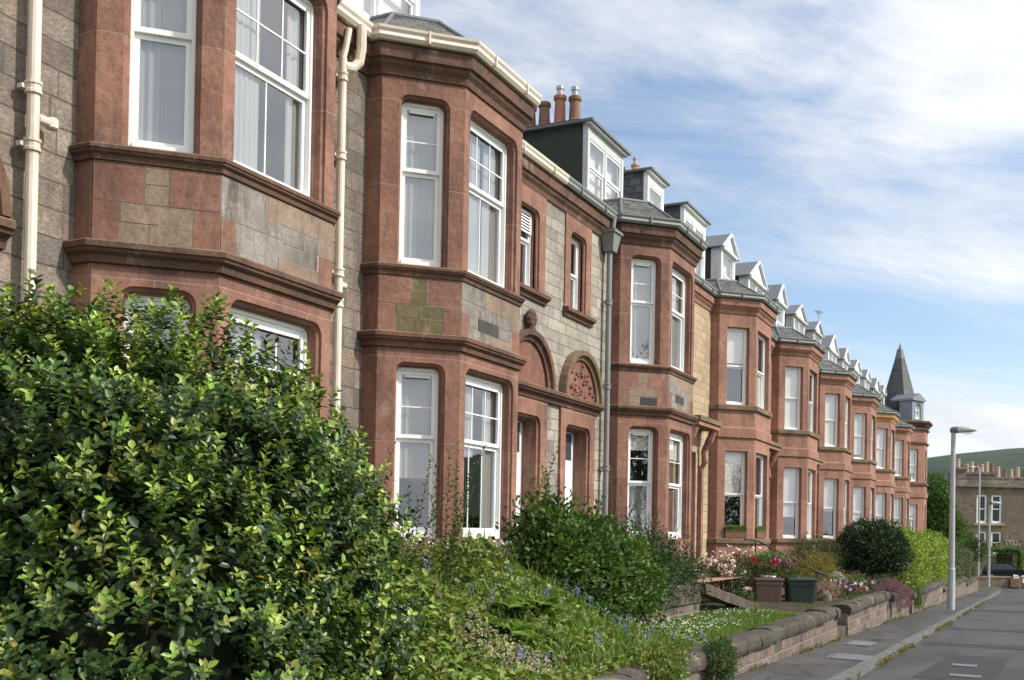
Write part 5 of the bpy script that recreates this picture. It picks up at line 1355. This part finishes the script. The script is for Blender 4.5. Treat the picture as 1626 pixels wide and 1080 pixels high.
mb = MB(); lbox(mb, EA, dE, nE, -.2, LE+.2, 5.0, 5.2, -.22, .6, 'ashlar_dark'); lbox(mb, EA, dE, nE, -.1, LE+.1, 5.2, 5.85, -.06, .4, 'ashlar_dark'); lbox(mb, EA, dE, nE, -.13, LE+.13, 5.85, 5.95, -.1, .44, 'ashlar_dark'); mb.build('parapet', e)
for a, b in cols+[(9.6, 10.7), (11.1, 12.2)]:
    for z0, z1 in ((-1.55, .65), (1.45, 4.25)): window(e, EA, dE, nE, a+.02, b-.02, z0, z1, .1, 'plain', .5, None, 'white', .12, 'glass_far')
for z in (1.25, -1.75):
    mb = MB(); lbox(mb, EA, dE, nE, 1.75, 4.75, z, z+.2, -.1, .02, 'yellow'); mb.build('window_sill', e)
def stack(s0, s1, q0, q1, zt, pots):
    mb = MB(); P8 = [pe(s0, q0, 5.1), pe(s1, q0, 5.1), pe(s1, q1, 5.1), pe(s0, q1, 5.1)]; mb.hexa(P8+[(p[0], p[1], zt) for p in P8], 'far_ashlar')
    P8 = [pe(s0-.12, q0-.12, zt), pe(s1+.12, q0-.12, zt), pe(s1+.12, q1+.12, zt), pe(s0-.12, q1+.12, zt)]; mb.hexa(P8+[(p[0], p[1], zt+.25) for p in P8], 'ashlar_dark')
    o = mb.build('chimney', e)
    for i in range(pots):
        m = MB(); s = s0+.25+(s1-s0-.5)*i/max(1, pots-1); c = pe(s, (q0+q1)/2, zt+.25)
        m.lathe(c, [(.2, 0), (.19, .1), (.15, .65+.25*(i % 3 == 1)), (.2, .72+.25*(i % 3 == 1)), (.16, .82+.25*(i % 3 == 1))], ('pot_buff', 'pot_buff', 'pot_brown')[i % 3], 10); m.build('chimney_pot', o)
stack(.6, 1.5, 1.2, 2.1, 6.75, 1); stack(1.6, 6.2, 5.2, 6.0, 6.55, 9); stack(6.6, 10.5, 7.2, 8.0, 6.2, 6)

# trees and shrubs at the end
def tree(label, base, blobs, M_, k, sd, L, W, pal, r0=.25):
    t = thing('broadleaf_tree', label, 'tree', base); clumped('crown', blobs, M_, k, sd, L, W, pal, 'leaf', t, fill=int(M_*1.2))
    mb = MB(); b = Vector(base); c = Vector(blobs[0][0]); mb.tube([tuple(b), tuple(b.lerp(c, .5)+Vector((.1, .1, 0))), tuple(c)], [r0, r0*.75, r0*.35], 'bark', 10)
    for q in blobs:
        qv = Vector(q[0]); st = b.lerp(c, .6); mb.tube([tuple(st), tuple(st.lerp(qv, .55)+Vector((0, .1, .2))), tuple(qv)], [r0*.5, r0*.3, r0*.1], 'bark', 7)
    mb.build('trunk', t, smooth=True)
tree('bushy green tree just beyond the spired corner house', (97, 9.0, -3.6), [((97, 9.2, 1.8), (2.2, 2.3, 2.6)), ((96.4, 8.2, 3.6), (1.6, 1.5, 1.7)), ((97.2, 7.4, .6), (1.8, 1.6, 1.9)), ((97, 10.6, 3.4), (2, 2, 2.2))], 1500, 10, .22, .2, .12, [(.06, .11, .022), (.08, .14, .03), (.045, .085, .02)])
tree('small olive tree in front of the end house corner', (104, 7.0, -3.6), [((104, 6.9, -.6), (1.8, 1.7, 1.6)), ((104.4, 5.6, -1.2), (1.6, 1.4, 1.2)), ((104, 8.4, 0), (1.5, 1.6, 1.5))], 900, 10, .2, .17, .09, [(.07, .105, .03), (.09, .125, .035), (.055, .085, .025)], .14)
tree('tall tree across the road, mirrored in the bay with lace curtains', (11, -24, -2.0), [((11, -24, 4.5), (3.4, 3.2, 3.8)), ((13, -24.5, 7.6), (2.2, 2.2, 2.6)), ((9, -23.5, 3.0), (2.5, 2.4, 2.4))], 1500, 9, .3, .17, .1, [(.05, .085, .022), (.07, .11, .03), (.09, .12, .04)])
tree('low tree across the road, mirrored in the bays beyond the yellow wall', (23, -24, -2.3), [((23, -24, 1.6), (2.6, 2.4, 2.4)), ((25.5, -24.5, .8), (2.2, 1.8, 2.0))], 900, 9, .3, .17, .1, [(.05, .085, .022), (.07, .11, .03)])
hedge('small square clipped hedge beyond the parked dark car', 107.2, 108.6, 1.55, 4.3, -3.5, -1.05, 5000, .14, .08, [(.075, .14, .02), (.05, .11, .018)], wob=.03)
shrub('rose_bush', 'loose rose bush with pale blooms against the end house', 'bush', [((110.5, 2.6, -1.0), (.9, 1.5, .8)), ((110.8, 1.2, -1.2), (.8, 1.0, .8))], 420, 9, .14, .12, .07, [(.05, .08, .025), (.07, .09, .035), (.5, .4, .36)], base=(110.6, 2.2, -3.6))

# parked car (dark hatchback seen side on beyond the end wall)
def car(cx, cy, z0, label):
    t = thing('parked_car', label, 'car', (cx, cy, z0))
    # length along -y (bonnet to the right), width along x
    prof = [(-2.0, .35), (-2.05, .7), (-1.95, .98), (-1.65, 1.38), (-1.1, 1.5), (-.1, 1.5), (.35, 1.4), (1.0, .98), (1.75, .85), (2.0, .7), (2.05, .35)]
    mb = MB()
    def row(w, ins, dz=0): return [(cx+w*(1 if z < 1.0 else ins), cy-y, z0+z+dz) for y, z in prof]
    rows = [row(-.78, .8), row(-.85, .82), row(-.6, .8, .03), row(.6, .8, .03), row(.85, .82), row(.78, .8)]
    mb.grid(rows, 'carpaint'); mb.face(rows[0], 'carpaint'); mb.face(rows[-1][::-1], 'carpaint')
    mb.box(cx-.8, cx+.8, cy-2.0, cy+2.0, z0+.25, z0+.4, 'carpaint'); mb.build('body', t)
    for sx in (-1, 1):
        x = cx+sx*.735
        for pts in ([(-1.75, 1.02), (-1.5, 1.36), (-.75, 1.42), (-.75, 1.02)], [(-.65, 1.02), (-.65, 1.42), (-.1, 1.42), (.22, 1.34), (.72, 1.02)]):
            g = MB(); xx = [cx+sx*(.72 if z > 1.2 else .80) for _, z in pts]; g.face([(a, cy-y, z0+z) for a, (y, z) in zip(xx, pts)], 'carglass')
            f = MB(); P = [(a+sx*.01, cy-y, z0+z) for a, (y, z) in zip(xx, pts)]; f.tube(P+[P[0]], .012, 'steel', 5)
            go_ = g.build('side_window', t); f.build('window_trim', go_)
        for y in (-1.25, 1.3):
            w = MB(); w.tube([(cx+sx*.66, cy-y, z0+.31), (cx+sx*.86, cy-y, z0+.31)], .31, 'rubber', 20); wo = w.build('wheel', t)
            r = MB(); r.tube([(cx+sx*.865, cy-y, z0+.31), (cx+sx*.875, cy-y, z0+.31)], .2, 'steel', 16); r.build('rim', wo)
        hl = MB(); hl.lathe((cx+sx*.62, cy-2.0, z0+.66), [(.02, -.06), (.1, -.03), (.1, .03), (.02, .06)], 'lamp_white', 10); hl.build('headlight', t)
    return t
car(105.2, 2.6, -3.72, 'dark hatchback parked sideways behind the end wall')
# litter by the wall end
t = thing('cardboard_box', 'brown box with a white sheet on top by the end wall', 'box', (88.2, 1.65, -3.6)); mb = MB()
mb.hexa([(87.9, 1.35, -3.62), (88.5, 1.35, -3.62), (88.5, 1.95, -3.62), (87.9, 1.95, -3.62), (87.88, 1.33, -3.0), (88.52, 1.33, -3.02), (88.52, 1.97, -3.0), (87.88, 1.97, -2.98)], 'cardboard'); mb.build('carton', t)
mb = MB(); mb.hexa([(87.95, 1.4, -2.98), (88.45, 1.42, -2.98), (88.45, 1.8, -2.98), (87.95, 1.8, -2.98), (87.97, 1.42, -2.72), (88.4, 1.45, -2.75), (88.42, 1.78, -2.7), (88, 1.78, -2.73)], 'paper'); mb.build('sheet', t)
t = thing('white_bollard', 'slim white post with a brown foot at the road end', 'bollard', (88.7, 1.15, -3.6)); mb = MB()
mb.tube([(88.7, 1.15, -3.3), (88.7, 1.13, -2.75)], [.13, .11], 'paper', 10); mb.build('shaft', t); mb = MB(); mb.tube([(88.7, 1.15, -3.62), (88.7, 1.15, -3.3)], [.15, .14], 'wicker', 10); mb.build('foot', t)

# hill
mb = MB(); rows = []
for i in range(46):
    x = 500+i*45
    row_ = []
    for j in range(60):
        y = -1700+j*60
        h = 134*math.exp(-((x-1650)/520)**2)*(.97-.22/(1+math.exp(-(y-170)/70)) - .38/(1+math.exp(-(y-620)/150)) + .02*math.sin(y/130+1))+6*math.sin(x/170+y/260)*math.exp(-((x-1500)/600)**2)
        row_.append((x, y, h-6))
    rows.append(row_)
mb.grid(rows, 'hillgrass'); setp(mb.build('hill', None, smooth=True), 'broad green hill rising behind the end house', 'hill', None, 'structure')

# =================================================================== SKY, SUN, CAMERA
SUN = Vector((.16, -.74, .65)).normalized()
w = bpy.data.worlds.new('World'); scene.world = w; w.use_nodes = True
nt = w.node_tree; nt.nodes.clear()
N_ = nt.nodes.new; Lk = nt.links.new
sky = N_('ShaderNodeTexSky'); sky.sky_type = 'NISHITA'; sky.sun_disc = False
sky.sun_elevation = math.asin(SUN.z); sky.sun_rotation = math.atan2(SUN.x, SUN.y); sky.air_density = 1.0; sky.dust_density = .6; sky.ozone_density = 1.5
def mth(op, a, b=None, clamp=False):
    n = N_('ShaderNodeMath'); n.operation = op; n.use_clamp = clamp
    for i, v in enumerate((a, b)):
        if v is None: continue
        if isinstance(v, (int, float)): n.inputs[i].default_value = v
        else: Lk(v, n.inputs[i])
    return n.outputs[0]
def vmix(f, a, b):
    n = N_('ShaderNodeMix'); n.data_type = 'RGBA'
    if isinstance(f, (int, float)): n.inputs[0].default_value = f
    else: Lk(f, n.inputs[0])
    for v, s in ((a, n.inputs[6]), (b, n.inputs[7])):
        if isinstance(v, tuple): s.default_value = (*v, 1)
        else: Lk(v, s)
    return n.outputs[2]
tc = N_('ShaderNodeTexCoord'); sep = N_('ShaderNodeSeparateXYZ'); Lk(tc.outputs['Generated'], sep.inputs[0])
zc = mth('ADD', mth('MAXIMUM', sep.outputs[2], 0), .22)
px = mth('DIVIDE', sep.outputs[0], zc); py = mth('DIVIDE', sep.outputs[1], zc)
ca, sa = math.cos(R(26+8)), math.sin(R(26+8))
fu = mth('ADD', mth('MULTIPLY', px, ca), mth('MULTIPLY', py, sa)); fw_ = mth('SUBTRACT', mth('MULTIPLY', py, ca), mth('MULTIPLY', px, sa))
cmb = N_('ShaderNodeCombineXYZ'); Lk(fu, cmb.inputs[0]); Lk(fw_, cmb.inputs[1])      # x away from the street, y across it
def cloud(scale, stretch, seed, detail, lo, hi, dist=.4, rough=.58):
    mp = N_('ShaderNodeMapping'); Lk(cmb.outputs[0], mp.inputs[0]); mp.inputs['Scale'].default_value = (stretch[0], stretch[1], 1); mp.inputs['Location'].default_value = (seed, seed*.7, seed*.3)
    n = N_('ShaderNodeTexNoise'); n.inputs['Scale'].default_value = scale; n.inputs['Detail'].default_value = detail; n.inputs['Roughness'].default_value = rough; n.inputs['Distortion'].default_value = dist
    Lk(mp.outputs[0], n.inputs[0]); r = N_('ShaderNodeMapRange'); r.interpolation_type = 'SMOOTHSTEP'; r.inputs[1].default_value = lo; r.inputs[2].default_value = hi; Lk(n.outputs[0], r.inputs[0]); return r.outputs[0]
c1 = cloud(.62, (1.3, .75), 11.2, 8, .41, .60, .5, .62)
c2 = cloud(1.7, (2.2, .5), 19.04, 12, .36, .72, .6, .66)
hz = N_('ShaderNodeMapRange'); hz.interpolation_type = 'SMOOTHSTEP'; hz.inputs[1].default_value = .20; hz.inputs[2].default_value = .02; hz.inputs[3].default_value = 0; hz.inputs[4].default_value = .45; Lk(sep.outputs[2], hz.inputs[0])
bk = N_('ShaderNodeMapRange'); bk.interpolation_type = 'SMOOTHSTEP'; bk.inputs[1].default_value = -.1; bk.inputs[2].default_value = -.75; bk.inputs[3].default_value = .02; bk.inputs[4].default_value = .62; Lk(sep.outputs[1], bk.inputs[0])   # cloud cover added out of view across the street, whitens window reflections and fill
cov = mth('ADD', mth('ADD', mth('MULTIPLY', c1, .75), mth('MULTIPLY', c2, .38)), mth('ADD', hz.outputs[0], bk.outputs[0]), True)
shade = cloud(2.2, (1.4, .7), 1.3, 6, .35, .65)
# clouds glow more towards the sun, which stands behind the viewer over the street
dt = N_('ShaderNodeVectorMath'); dt.operation = 'DOT_PRODUCT'; Lk(tc.outputs['Generated'], dt.inputs[0]); dt.inputs[1].default_value = tuple(SUN)
glow = mth('POWER', mth('MAXIMUM', dt.outputs['Value'], 0), 2.0)
gl = mth('ADD', mth('MULTIPLY', glow, 1.2), 1.0)
ccol = vmix(shade, (.68, .72, .78), (.86, .87, .885))
cs = N_('ShaderNodeVectorMath'); cs.operation = 'SCALE'; Lk(ccol, cs.inputs[0]); Lk(gl, cs.inputs['Scale'])
ss = N_('ShaderNodeVectorMath'); ss.operation = 'SCALE'; Lk(sky.outputs[0], ss.inputs[0]); ss.inputs['Scale'].default_value = .16
col = vmix(cov, ss.outputs[0], cs.outputs[0])
bg = N_('ShaderNodeBackground'); Lk(col, bg.inputs[0]); bg.inputs[1].default_value = 1.0
wo = N_('ShaderNodeOutputWorld'); Lk(bg.outputs[0], wo.inputs[0])
sl_ = bpy.data.lights.new('sun', 'SUN'); sl_.energy = 4.1; sl_.angle = R(3); sl_.color = (1, .95, .87)
so_ = bpy.data.objects.new('sun', sl_); so_.rotation_euler = SUN.to_track_quat('Z', 'Y').to_euler(); COL.objects.link(so_)

F_PX, YAW, PIT, ROL, V0 = 1700., R(26.283), R(.579), R(1.053), 823.48
cam = bpy.data.cameras.new('camera'); co = bpy.data.objects.new('camera', cam); COL.objects.link(co); scene.camera = co
cam.sensor_width = 36; cam.sensor_fit = 'HORIZONTAL'; cam.lens = F_PX/1626*36; cam.shift_y = (V0-540)/1626; cam.clip_end = 8000; cam.clip_start = .05
Fv = Vector((math.cos(YAW)*math.cos(PIT), math.sin(YAW)*math.cos(PIT), math.sin(PIT))); Rv = Vector((math.sin(YAW), -math.cos(YAW), 0)); Uv = Rv.cross(Fv)
R2 = Rv*math.cos(ROL)+Uv*math.sin(ROL); U2 = Uv*math.cos(ROL)-Rv*math.sin(ROL)
from mathutils import Matrix
co.matrix_world = Matrix(((R2.x, U2.x, -Fv.x, 0), (R2.y, U2.y, -Fv.y, 0), (R2.z, U2.z, -Fv.z, 0), (0, 0, 0, 1)))
vs = scene.view_settings; vs.view_transform = 'Standard'; vs.look = 'None'; vs.exposure = .2; vs.gamma = 1; vs.use_curve_mapping = False
scene.render.engine = 'CYCLES'; scene.cycles.max_bounces = 8; scene.cycles.transparent_max_bounces = 12; scene.cycles.use_denoising = True
